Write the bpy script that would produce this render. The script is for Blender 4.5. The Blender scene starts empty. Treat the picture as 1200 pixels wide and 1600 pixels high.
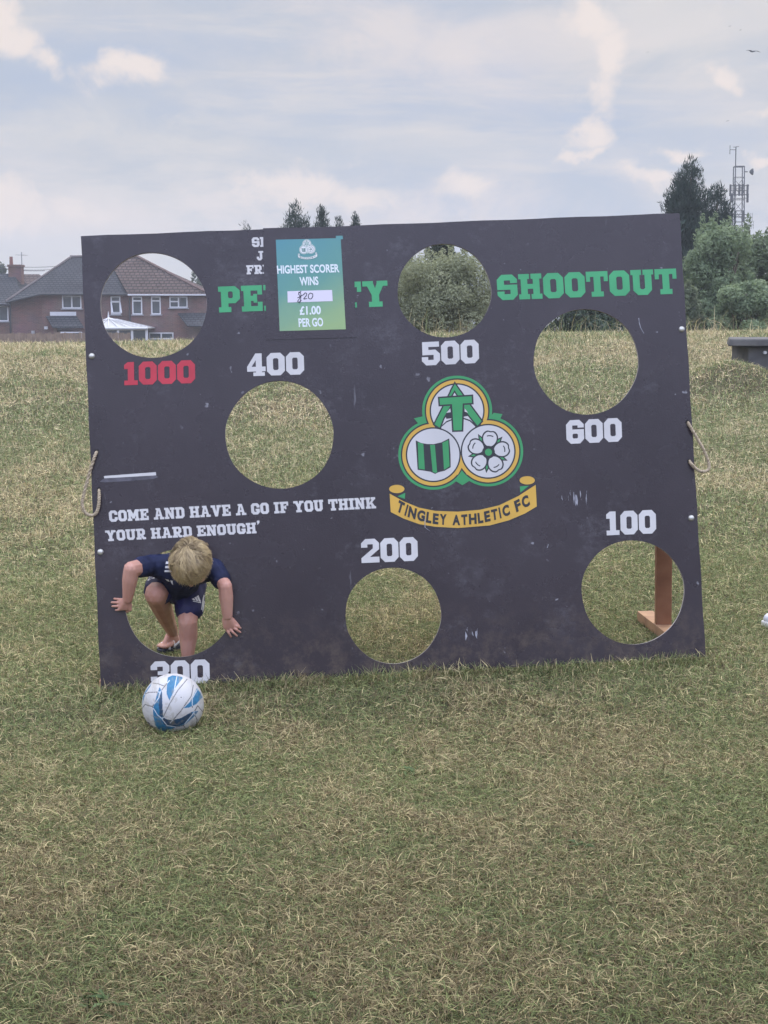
import bpy, bmesh, math, random
import numpy as np
from mathutils import Vector, Matrix
from mathutils.geometry import delaunay_2d_cdt
from mathutils.bvhtree import BVHTree

R = math.radians
rng = np.random.default_rng(7)
random.seed(7)
sc = bpy.context.scene
COL = sc.collection

# ------------------------------------------------------------------ camera
F = 2400.0                       # focal length in photograph pixels (1200 wide)
PITCH = math.atan(310 / F)
CAM = Vector((0, 0, 1.5))
cam_data = bpy.data.cameras.new('camera')
cam_data.sensor_fit = 'HORIZONTAL'
cam_data.sensor_width = 36
cam_data.lens = 36 * F / 1200
cam_data.clip_end = 4000
cam = bpy.data.objects.new('camera', cam_data)
COL.objects.link(cam)
cam.location = CAM
cam.rotation_euler = (math.pi / 2 - PITCH, 0, 0)
sc.camera = cam

# ------------------------------------------------------------------ exposure, sky, sun
sc.view_settings.view_transform = 'Standard'
sc.view_settings.look = 'None'
sc.view_settings.gamma = 1
sc.view_settings.use_curve_mapping = False
sc.view_settings.exposure = 0.0
SUN_EL, SUN_AZ = 56, 28          # degrees; azimuth clockwise from the view direction (+Y)


def build_world():
    w = bpy.data.worlds.new('World')
    sc.world = w
    w.use_nodes = True
    nt = w.node_tree
    nt.nodes.clear()
    N = nt.nodes.new
    L = nt.links.new

    def math_(op, a, b=None, c=None):
        n = N('ShaderNodeMath'); n.operation = op
        for i, v in enumerate((a, b, c)):
            if v is None:
                continue
            if isinstance(v, (int, float)):
                n.inputs[i].default_value = v
            else:
                L(v, n.inputs[i])
        return n.outputs[0]

    def mix(f, a, b):
        n = N('ShaderNodeMix'); n.data_type = 'RGBA'
        for i, v in ((0, f), (6, a), (7, b)):
            if isinstance(v, (int, float)):
                n.inputs[i].default_value = v
            elif isinstance(v, tuple):
                n.inputs[i].default_value = (*v, 1)
            else:
                L(v, n.inputs[i])
        return n.outputs[2]

    def ss(v, lo, hi):
        n = N('ShaderNodeMapRange'); n.interpolation_type = 'SMOOTHSTEP'
        n.inputs[1].default_value = lo; n.inputs[2].default_value = hi
        L(v, n.inputs[0])
        return n.outputs[0]

    sky = N('ShaderNodeTexSky'); sky.sky_type = 'NISHITA'; sky.sun_disc = False
    sky.sun_elevation = R(SUN_EL); sky.sun_rotation = R(SUN_AZ)
    tc = N('ShaderNodeTexCoord')
    sep = N('ShaderNodeSeparateXYZ'); L(tc.outputs['Generated'], sep.inputs[0])
    x, y, z = sep.outputs

    def noise(sx, sz, scale, detail, rough, off=0.0, dist=0.0):
        mp = N('ShaderNodeMapping'); L(tc.outputs['Generated'], mp.inputs[0])
        mp.inputs['Scale'].default_value = (sx, sx, sz)
        mp.inputs['Location'].default_value = (off, off * 1.7, off * .3)
        n = N('ShaderNodeTexNoise'); L(mp.outputs[0], n.inputs['Vector'])
        n.inputs['Scale'].default_value = scale; n.inputs['Detail'].default_value = detail
        n.inputs['Roughness'].default_value = rough; n.inputs['Distortion'].default_value = dist
        return n.outputs['Fac']

    wn = N('ShaderNodeTexNoise'); wn.inputs['Scale'].default_value = 22; wn.inputs['Detail'].default_value = 5
    L(tc.outputs['Generated'], wn.inputs['Vector'])
    ws = N('ShaderNodeSeparateColor'); L(wn.outputs['Color'], ws.inputs[0])

    def warp(v, c, amt):
        return math_('ADD', v, math_('MULTIPLY', math_('SUBTRACT', ws.outputs[c], .5), amt))

    xw, zw = warp(x, 0, .055), warp(z, 1, .045)

    def streak(cx, cz, rx, rz, tilt=0.0):
        dx = math_('SUBTRACT', xw, cx); dz = math_('SUBTRACT', zw, cz)
        c, s = math.cos(tilt), math.sin(tilt)
        a = math_('DIVIDE', math_('ADD', math_('MULTIPLY', dx, c), math_('MULTIPLY', dz, s)), rx)
        b = math_('DIVIDE', math_('SUBTRACT', math_('MULTIPLY', dz, c), math_('MULTIPLY', dx, s)), rz)
        r2 = math_('ADD', math_('MULTIPLY', a, a), math_('MULTIPLY', b, b))
        g = math_('POWER', 2.718, math_('MULTIPLY', r2, -1.0))
        return math_('MULTIPLY', g, math_('GREATER_THAN', y, 0.0))

    big = noise(1, 2.6, 3.2, 5, .52, .4, .3)
    mid = noise(1, 2.2, 9, 7, .6, 3.1, .6)
    puff = noise(1, 1.3, 26, 9, .62, 1.3, .5)
    K = 10.0
    blue = mix(ss(z, .0, .5), (.43 * K, .51 * K, .68 * K), (.43 * K, .50 * K, .62 * K))
    base = mix(.93, sky.outputs[0], blue)
    grey = (.545 * K, .575 * K, .635 * K)
    c1 = mix(ss(big, .24, .56), base, grey)
    pale = (.72 * K, .695 * K, .685 * K)
    f2 = math_('MULTIPLY', ss(math_('ADD', math_('MULTIPLY', big, .55), math_('MULTIPLY', mid, .45)), .43, .62), .85)
    c2 = mix(f2, c1, pale)
    strat = noise(1, 7, 5.5, 6, .58, 5.2, .4)
    c2 = mix(math_('MULTIPLY', ss(strat, .47, .66), .6), c2, (.735 * K, .70 * K, .695 * K))
    c2 = mix(math_('MULTIPLY', ss(noise(1, 5, 4.2, 5, .55, 8.3, .3), .52, .70), .55), c2, (.50 * K, .555 * K, .65 * K))
    # low sunlit bands above the horizon
    low = math_('MULTIPLY', streak(-.02, .062, .3, .026), ss(mid, .34, .6))
    low2 = math_('MULTIPLY', streak(.03, .168, .19, .036, R(-5)), ss(mid, .26, .62))
    c3 = mix(math_('MULTIPLY', math_('ADD', low, math_('MULTIPLY', low2, .9)), .85), c2, (.80 * K, .725 * K, .71 * K))
    # bright cumulus edges
    f = None
    for a in ((-.243, .198, .018, .022), (-.235, .178, .015, .022), (-.224, .163, .016, .014), (-.208, .152, .020, .010, R(-20)),
              (.128, .178, .016, .012), (.140, .155, .013, .020), (.138, .132, .014, .018), (.127, .110, .011, .012), (.122, .100, .013, .004),
              (.212, .148, .010, .007), (.240, .126, .022, .005), (.238, .098, .012, .004), (.182, .097, .014, .005), (.160, .083, .018, .005),
              (-.155, .146, .030, .010), (.045, .080, .022, .012), (-.04, .078, .05, .014), (-.225, .064, .045, .016)):
        s_ = streak(*a)
        f = s_ if f is None else math_('MAXIMUM', f, s_)
    soft = ss(math_('ADD', f, math_('MULTIPLY', math_('SUBTRACT', mid, .5), .8)), .15, 1.1)
    edge = ss(math_('ADD', f, math_('MULTIPLY', math_('SUBTRACT', puff, .5), 2.1)), .22, 1.05)
    c4 = mix(math_('MULTIPLY', soft, .6), c3, (.76 * K, .705 * K, .70 * K))
    c4 = mix(math_('MULTIPLY', edge, .95), c4, (.88 * K, .78 * K, .73 * K))
    # unseen sky brightened overhead and tinted behind the camera to light grass and board
    bluer = N('ShaderNodeMix'); bluer.data_type = 'RGBA'; bluer.blend_type = 'MULTIPLY'
    behind = ss(math_('MULTIPLY', y, -1), -.2, .5)
    L(math_('MULTIPLY', behind, ss(z, .1, .4)), bluer.inputs[0]); L(c4, bluer.inputs[6]); bluer.inputs[7].default_value = (.84, .91, 1.14, 1)
    c4 = bluer.outputs[2]
    up_ = math_('MULTIPLY', ss(z, .24, .7), 2.4)
    lum = math_('ADD', up_, math_('MULTIPLY', behind, math_('SUBTRACT', math_('MULTIPLY', ss(z, .08, .42), 1.6), .35)))  # unseen low sky behind the camera dimmed to darken the board's foot
    vm = N('ShaderNodeVectorMath'); vm.operation = 'SCALE'; L(c4, vm.inputs[0]); L(math_('ADD', lum, 1.0), vm.inputs['Scale'])
    c4 = vm.outputs[0]
    bg = N('ShaderNodeBackground'); bg.inputs['Strength'].default_value = 0.1
    L(c4, bg.inputs['Color'])
    out = N('ShaderNodeOutputWorld'); L(bg.outputs[0], out.inputs['Surface'])


build_world()
sun_data = bpy.data.lights.new('sun', 'SUN')
sun_data.energy = 1.5
sun_data.angle = R(24)
sun_data.color = (1, .92, .80)
sun = bpy.data.objects.new('sun', sun_data)
COL.objects.link(sun)
sd = Vector((math.sin(R(SUN_AZ)) * math.cos(R(SUN_EL)), math.cos(R(SUN_AZ)) * math.cos(R(SUN_EL)), math.sin(R(SUN_EL))))
sun.rotation_euler = sd.to_track_quat('Z', 'Y').to_euler()
sun.location = sd * 50


# ------------------------------------------------------------------ measuring helpers
def ray(px, py):
    X = (px - 600) / F; Y = (py - 800) / F
    return Vector((X, math.cos(PITCH) - Y * math.sin(PITCH), -math.sin(PITCH) - Y * math.cos(PITCH)))


def at(px, py, Y):
    d = ray(px, py)
    return CAM + d * (Y / d.y)


def sstep(a, b, v):
    t = np.clip((v - a) / (b - a), 0, 1)
    return t * t * (3 - 2 * t)


def zt(x, y):
    """height of the field"""
    x = np.asarray(x, float); y = np.asarray(y, float)
    s = .0413 + (.020 - .0413) * sstep(7.5, 19, y)
    side = s * 9 * np.tanh((x + 1.12) / 9)
    t = np.clip((y - 7.2) / 14.8, 0, 1)
    bank = 1.105 * (.45 * t + .55 * t * t * (3 - 2 * t))
    drop = -3.6 * sstep(23, 58, y)
    und = .012 * np.sin(x * 2.1 + .7 * y) * np.sin(y * 1.7 - .4 * x) + .02 * np.sin(x * .7 + 1.3) * np.sin(y * .9)
    bank = bank + .25 * np.exp(-((x - 3.55) / .50) ** 2 - ((y - 15.75) / .6) ** 2)
    return side + bank + drop + und * sstep(2, 4, np.abs(y - 6.1) + 2.6)


def Z(x, y):
    return float(zt(x, y))


def on_ground(px, py, dz=0.0, y0=2.5, y1=24):
    """point where the line of sight through a pixel meets the field (raised dz)"""
    prev = None
    for yy in np.arange(y0, y1, .01):
        p = at(px, py, yy)
        if p.z <= Z(p.x, p.y) + dz:
            return p
    return at(px, py, y1)


# ------------------------------------------------------------------ object helpers
def mesh_obj(name, verts, faces, mats, parent=None, midx=None, smooth=False):
    me = bpy.data.meshes.new(name)
    me.from_pydata([tuple(v) for v in verts], [], faces)
    for m in (mats if isinstance(mats, (list, tuple)) else [mats]):
        me.materials.append(m)
    if midx is not None:
        me.polygons.foreach_set('material_index', list(midx))
    if smooth:
        me.polygons.foreach_set('use_smooth', [True] * len(me.polygons))
    me.update()
    return link(name, me, parent)


def link(name, me, parent=None):
    o = bpy.data.objects.new(name, me)
    COL.objects.link(o)
    if parent is not None:
        o.parent = parent
        m = Matrix.Translation(parent.location)
        if parent.parent is not None:
            m = Matrix.Translation(parent.parent.location) @ parent.matrix_parent_inverse @ m
        o.matrix_parent_inverse = m.inverted()
    return o


def tag(o, label=None, cat=None, group=None, kind=None):
    if label: o['label'] = label
    if cat: o['category'] = cat
    if group: o['group'] = group
    if kind: o['kind'] = kind
    return o


def empty(name, loc, label=None, cat=None, group=None):
    o = bpy.data.objects.new(name, None)
    COL.objects.link(o)
    o.location = loc
    o.empty_display_size = .2
    return tag(o, label, cat, group)


class MB:
    """collects boxes, prisms and tubes and links them as one mesh"""
    def __init__(s):
        s.v = []; s.f = []; s.m = []

    def add(s, verts, faces, m=0):
        n = len(s.v)
        s.v += [Vector(v) for v in verts]
        s.f += [tuple(i + n for i in f) for f in faces]
        s.m += [m] * len(faces)

    def box(s, a, b, m=0):
        (x0, y0, z0), (x1, y1, z1) = a, b
        s.add([(x0, y0, z0), (x1, y0, z0), (x1, y1, z0), (x0, y1, z0), (x0, y0, z1), (x1, y0, z1), (x1, y1, z1), (x0, y1, z1)],
              [(0, 3, 2, 1), (4, 5, 6, 7), (0, 1, 5, 4), (1, 2, 6, 5), (2, 3, 7, 6), (3, 0, 4, 7)], m)

    def beam(s, a, b, w, h, up=(0, 0, 1), m=0, side=None):
        a = Vector(a); b = Vector(b); d = (b - a).normalized()
        sd_ = Vector(side).normalized() if side is not None else d.cross(Vector(up)).normalized()
        u = sd_.cross(d).normalized()
        q = [a + sd_ * x + u * y for x, y in ((-w / 2, -h / 2), (w / 2, -h / 2), (w / 2, h / 2), (-w / 2, h / 2))]
        q += [p + (b - a) for p in q]
        s.add(q, [(0, 3, 2, 1), (4, 5, 6, 7), (0, 1, 5, 4), (1, 2, 6, 5), (2, 3, 7, 6), (3, 0, 4, 7)], m)

    def tube(s, pts, r, n=8, m=0):
        pts = [Vector(p) for p in pts]
        rs = r if isinstance(r, (list, tuple)) else [r] * len(pts)
        base = len(s.v); up = Vector((.13, .21, .97))
        for i, p in enumerate(pts):
            d = (pts[min(i + 1, len(pts) - 1)] - pts[max(i - 1, 0)]).normalized()
            a = d.cross(up)
            if a.length < .05: a = d.cross(Vector((1, 0, 0)))
            a.normalize(); b = a.cross(d)
            for k in range(n):
                t = 2 * math.pi * k / n
                s.v.append(p + (a * math.cos(t) + b * math.sin(t)) * rs[i])
        for i in range(len(pts) - 1):
            for k in range(n):
                s.f.append((base + i * n + k, base + i * n + (k + 1) % n, base + (i + 1) * n + (k + 1) % n, base + (i + 1) * n + k)); s.m.append(m)
        s.f.append(tuple(base + k for k in range(n))); s.m.append(m)
        s.f.append(tuple(base + (len(pts) - 1) * n + k for k in reversed(range(n)))); s.m.append(m)

    def prism(s, poly, dvec, m=0):
        """polygon of 3-D points pushed along dvec"""
        n = len(poly); dvec = Vector(dvec)
        a = [Vector(p) for p in poly]
        s.add(a + [p + dvec for p in a], [tuple(range(n)), tuple(range(2 * n - 1, n - 1, -1))] +
              [(i, n + i, n + (i + 1) % n, (i + 1) % n) for i in range(n)], m)

    def build(s, name, mats, parent=None, smooth=False):
        o = mesh_obj(name, s.v, s.f, mats, parent, s.m, smooth)
        bm = bmesh.new(); bm.from_mesh(o.data)
        bmesh.ops.recalc_face_normals(bm, faces=bm.faces)
        bm.to_mesh(o.data); bm.free()
        return o


def spline(pts, n=8):
    pts = [Vector(p) for p in pts]
    out = []
    for i in range(len(pts) - 1):
        p0 = pts[max(i - 1, 0)]; p1 = pts[i]; p2 = pts[i + 1]; p3 = pts[min(i + 2, len(pts) - 1)]
        for k in range(n):
            t = k / n
            out.append(.5 * ((2 * p1) + (p2 - p0) * t + (2 * p0 - 5 * p1 + 4 * p2 - p3) * t * t + (3 * p1 - p0 - 3 * p2 + p3) * t ** 3))
    return out + [pts[-1]]


# ------------------------------------------------------------------ materials
def mat(name, col, rough=.6, var=.0, vscale=8.0, bump=0.0, spec=.5, col2=None, metallic=0.0, detail=4):
    m = bpy.data.materials.new(name)
    m.use_nodes = True
    nt = m.node_tree; b = nt.nodes['Principled BSDF']
    b.inputs['Base Color'].default_value = (*col, 1)
    b.inputs['Roughness'].default_value = rough
    b.inputs['Specular IOR Level'].default_value = spec
    b.inputs['Metallic'].default_value = metallic
    if var or col2 or bump:
        tc = nt.nodes.new('ShaderNodeTexCoord')
        n = nt.nodes.new('ShaderNodeTexNoise')
        n.inputs['Scale'].default_value = vscale; n.inputs['Detail'].default_value = detail
        nt.links.new(tc.outputs['Object'], n.inputs['Vector'])
        if var or col2:
            c2 = col2 or tuple(max(0, c * (1 - var)) for c in col)
            c1 = col if col2 else tuple(min(1, c * (1 + var)) for c in col)
            mr = nt.nodes.new('ShaderNodeMapRange')
            mr.inputs[1].default_value = .32; mr.inputs[2].default_value = .68
            nt.links.new(n.outputs['Fac'], mr.inputs[0])
            mx = nt.nodes.new('ShaderNodeMix'); mx.data_type = 'RGBA'
            mx.inputs[6].default_value = (*c1, 1); mx.inputs[7].default_value = (*c2, 1)
            nt.links.new(mr.outputs[0], mx.inputs[0])
            nt.links.new(mx.outputs[2], b.inputs['Base Color'])
        if bump:
            bp_ = nt.nodes.new('ShaderNodeBump')
            bp_.inputs['Strength'].default_value = bump; bp_.inputs['Distance'].default_value = .01
            nt.links.new(n.outputs['Fac'], bp_.inputs['Height'])
            nt.links.new(bp_.outputs[0], b.inputs['Normal'])
    return m


def attr_mat(name, rough=.7, spec=.3, trans=0.0, attr='tint'):
    """colour comes from a per-blade / per-leaf colour attribute"""
    m = bpy.data.materials.new(name)
    m.use_nodes = True
    nt = m.node_tree; b = nt.nodes['Principled BSDF']
    a = nt.nodes.new('ShaderNodeAttribute'); a.attribute_name = attr
    nt.links.new(a.outputs['Color'], b.inputs['Base Color'])
    b.inputs['Roughness'].default_value = rough
    b.inputs['Specular IOR Level'].default_value = spec
    if trans:
        t = nt.nodes.new('ShaderNodeBsdfTranslucent'); nt.links.new(a.outputs['Color'], t.inputs['Color'])
        mx = nt.nodes.new('ShaderNodeMixShader'); mx.inputs[0].default_value = trans
        nt.links.new(b.outputs[0], mx.inputs[1]); nt.links.new(t.outputs[0], mx.inputs[2])
        nt.links.new(mx.outputs[0], nt.nodes['Material Output'].inputs['Surface'])
    return m


def np_mesh(name, V, Fq, C, material, parent=None):
    """big quad mesh from arrays; C is one RGB per vertex"""
    me = bpy.data.meshes.new(name)
    k = Fq.shape[1]
    me.vertices.add(len(V)); me.loops.add(Fq.size); me.polygons.add(len(Fq))
    me.vertices.foreach_set('co', V.astype(np.float32).ravel())
    me.loops.foreach_set('vertex_index', Fq.astype(np.int32).ravel())
    me.polygons.foreach_set('loop_start', np.arange(0, Fq.size, k, dtype=np.int32))
    me.update(calc_edges=True)
    if C is not None:
        at_ = me.color_attributes.new('tint', 'FLOAT_COLOR', 'POINT')
        rgba = np.ones((len(V), 4), np.float32); rgba[:, :3] = C
        at_.data.foreach_set('color', rgba.ravel())
    me.materials.append(material)
    return link(name, me, parent)


def vnoise(x, y, seed=0):
    xi = np.floor(x).astype(np.int64); yi = np.floor(y).astype(np.int64)
    fx = x - xi; fy = y - yi
    fx = fx * fx * (3 - 2 * fx); fy = fy * fy * (3 - 2 * fy)

    def h(a, b):
        n = (a * 374761393 + b * 668265263 + seed * 1274126177) & 0xffffffff
        n = ((n ^ (n >> 13)) * 1274126177) & 0xffffffff
        return ((n ^ (n >> 16)) & 0xffff) / 65535.0
    return (h(xi, yi) * (1 - fx) + h(xi + 1, yi) * fx) * (1 - fy) + (h(xi, yi + 1) * (1 - fx) + h(xi + 1, yi + 1) * fx) * fy


def fbm(x, y, seed=0, o=4):
    s = 0; a = .5; t = 0
    for i in range(o):
        s = s + a * vnoise(x * 2 ** i, y * 2 ** i, seed + i); t += a; a *= .55
    return s / t


# ------------------------------------------------------------------ the field
def build_field():
    xs = np.concatenate([[-420, -250, -100, -50, -30, -20], np.arange(-14, 14.01, .25), [20, 30, 50, 100, 250, 420]])
    ys = np.concatenate([[-60, -20, -6, -2, 0, 1, 1.6], np.arange(2, 27, .25), [28, 30, 33, 37, 42, 48, 55, 62, 75, 100, 150, 300, 460]])
    X, Y = np.meshgrid(xs, ys)
    V = np.stack([X, Y, zt(X, Y)], -1).reshape(-1, 3)
    nx, ny = len(xs), len(ys)
    i = (np.arange(ny - 1)[:, None] * nx + np.arange(nx - 1)[None]).ravel()
    Fq = np.stack([i, i + 1, i + nx + 1, i + nx], 1)
    m = bpy.data.materials.new('turf_soil'); m.use_nodes = True
    nt = m.node_tree; b = nt.nodes['Principled BSDF']; b.inputs['Roughness'].default_value = .95
    b.inputs['Specular IOR Level'].default_value = .1
    tc = nt.nodes.new('ShaderNodeTexCoord')
    cols = [(.070, .056, .036), (.05, .053, .030), (.10, .083, .052)]
    prev = None
    for k, sc_ in enumerate((2.2, 60)):
        n = nt.nodes.new('ShaderNodeTexNoise'); n.inputs['Scale'].default_value = sc_; n.inputs['Detail'].default_value = 6
        nt.links.new(tc.outputs['Object'], n.inputs['Vector'])
        mr = nt.nodes.new('ShaderNodeMapRange'); mr.inputs[1].default_value = .38; mr.inputs[2].default_value = .62
        nt.links.new(n.outputs['Fac'], mr.inputs[0])
        mx = nt.nodes.new('ShaderNodeMix'); mx.data_type = 'RGBA'
        nt.links.new(mr.outputs[0], mx.inputs[0])
        if prev is None:
            mx.inputs[6].default_value = (*cols[0], 1)
        else:
            nt.links.new(prev, mx.inputs[6])
        mx.inputs[7].default_value = (*cols[k + 1], 1)
        prev = mx.outputs[2]
    nt.links.new(prev, b.inputs['Base Color'])
    o = np_mesh('ground', V, Fq, None, m)
    o.data.polygons.foreach_set('use_smooth', np.ones(len(Fq), bool))
    tag(o, 'dry mown grass field rising to a low bank', None, None, 'structure')


build_field()

# ------------------------------------------------------------------ the board: pose measured from its four corners
BW, BH, BT = 2.44, 1.82, .014
BO = Vector((-1.1257, 5.964, .0162))
BU = Vector((.9972158, .06210304, .04127787)).normalized()
BV = Vector((-.05142, .1649, .98497)); BV = (BV - BU * BV.dot(BU)).normalized()
BN = BU.cross(BV).normalized()         # towards the camera


def bp(px, py, off=0.0):
    """point of the board's front plane (pushed off metres towards the viewer) seen at a pixel"""
    d = ray(px, py)
    t = (BO + BN * off - CAM).dot(BN) / d.dot(BN)
    return CAM + d * t


def buv(px, py):
    p = bp(px, py) - BO
    return p.dot(BU), p.dot(BV)


def bpt(u, v, off=0.0):
    return BO + BU * u + BV * v + BN * off


def inside(loops, P):
    r = np.zeros(len(P), bool)
    for lp in loops:
        a = np.array(lp); b = np.roll(a, -1, 0)
        for (x0, y0), (x1, y1) in zip(a, b):
            c = ((y0 > P[:, 1]) != (y1 > P[:, 1]))
            if y1 != y0:
                r ^= c & (P[:, 0] < (x1 - x0) * (P[:, 1] - y0) / (y1 - y0) + x0)
    return r


def paint(ops):
    """painter's order: ops = [(loops, colour index or None)] -> verts2d, triangles, colour index per triangle; nothing overlaps"""
    vs, es = [], []
    for loops, _ in ops:
        for lp in loops:
            n = len(vs); k = len(lp)
            vs += [Vector((p[0], p[1])) for p in lp]
            es += [(n + i, n + (i + 1) % k) for i in range(k)]
    V2, _, T, *_r = delaunay_2d_cdt(vs, es, [], 0, 1e-5)
    A = np.array([(v.x, v.y) for v in V2]); T = np.array(T)
    cen = A[T].mean(1)
    c = np.full(len(T), -1)
    for loops, k in ops:
        c[inside(loops, cen)] = -1 if k is None else k
    keep = c >= 0
    return A, T[keep], c[keep]


def decal(name, ops, mats, parent, off=.001, place=None):
    A, T, c = paint(ops)
    used = np.unique(T); mp = {int(u): i for i, u in enumerate(used)}
    place = place or (lambda p: bp(p[0], p[1], off))
    V = [place(A[u]) for u in used]
    Fs = []
    for t in T:
        a, b, d = (V[mp[int(i)]] for i in t)
        f = tuple(mp[int(i)] for i in t)
        if (b - a).cross(d - a).dot(BN) < 0: f = f[::-1]
        Fs.append(f)
    return mesh_obj(name, V, Fs, mats, parent, c)


def circ(cx, cy, r, n=48, ry=None):
    ry = ry or r
    return [(cx + r * math.cos(2 * math.pi * k / n), cy + ry * math.sin(2 * math.pi * k / n)) for k in range(n)]


# ---- college block lettering, drawn on a unit-high grid
def rc(x0, y0, x1, y1): return [(x0, y0), (x1, y0), (x1, y1), (x0, y1)]


def oc(x0, y0, x1, y1, c=.19):
    return [(x0 + c, y0), (x1 - c, y0), (x1, y0 + c), (x1, y1 - c), (x1 - c, y1), (x0 + c, y1), (x0, y1 - c), (x0, y0 + c)]


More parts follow.
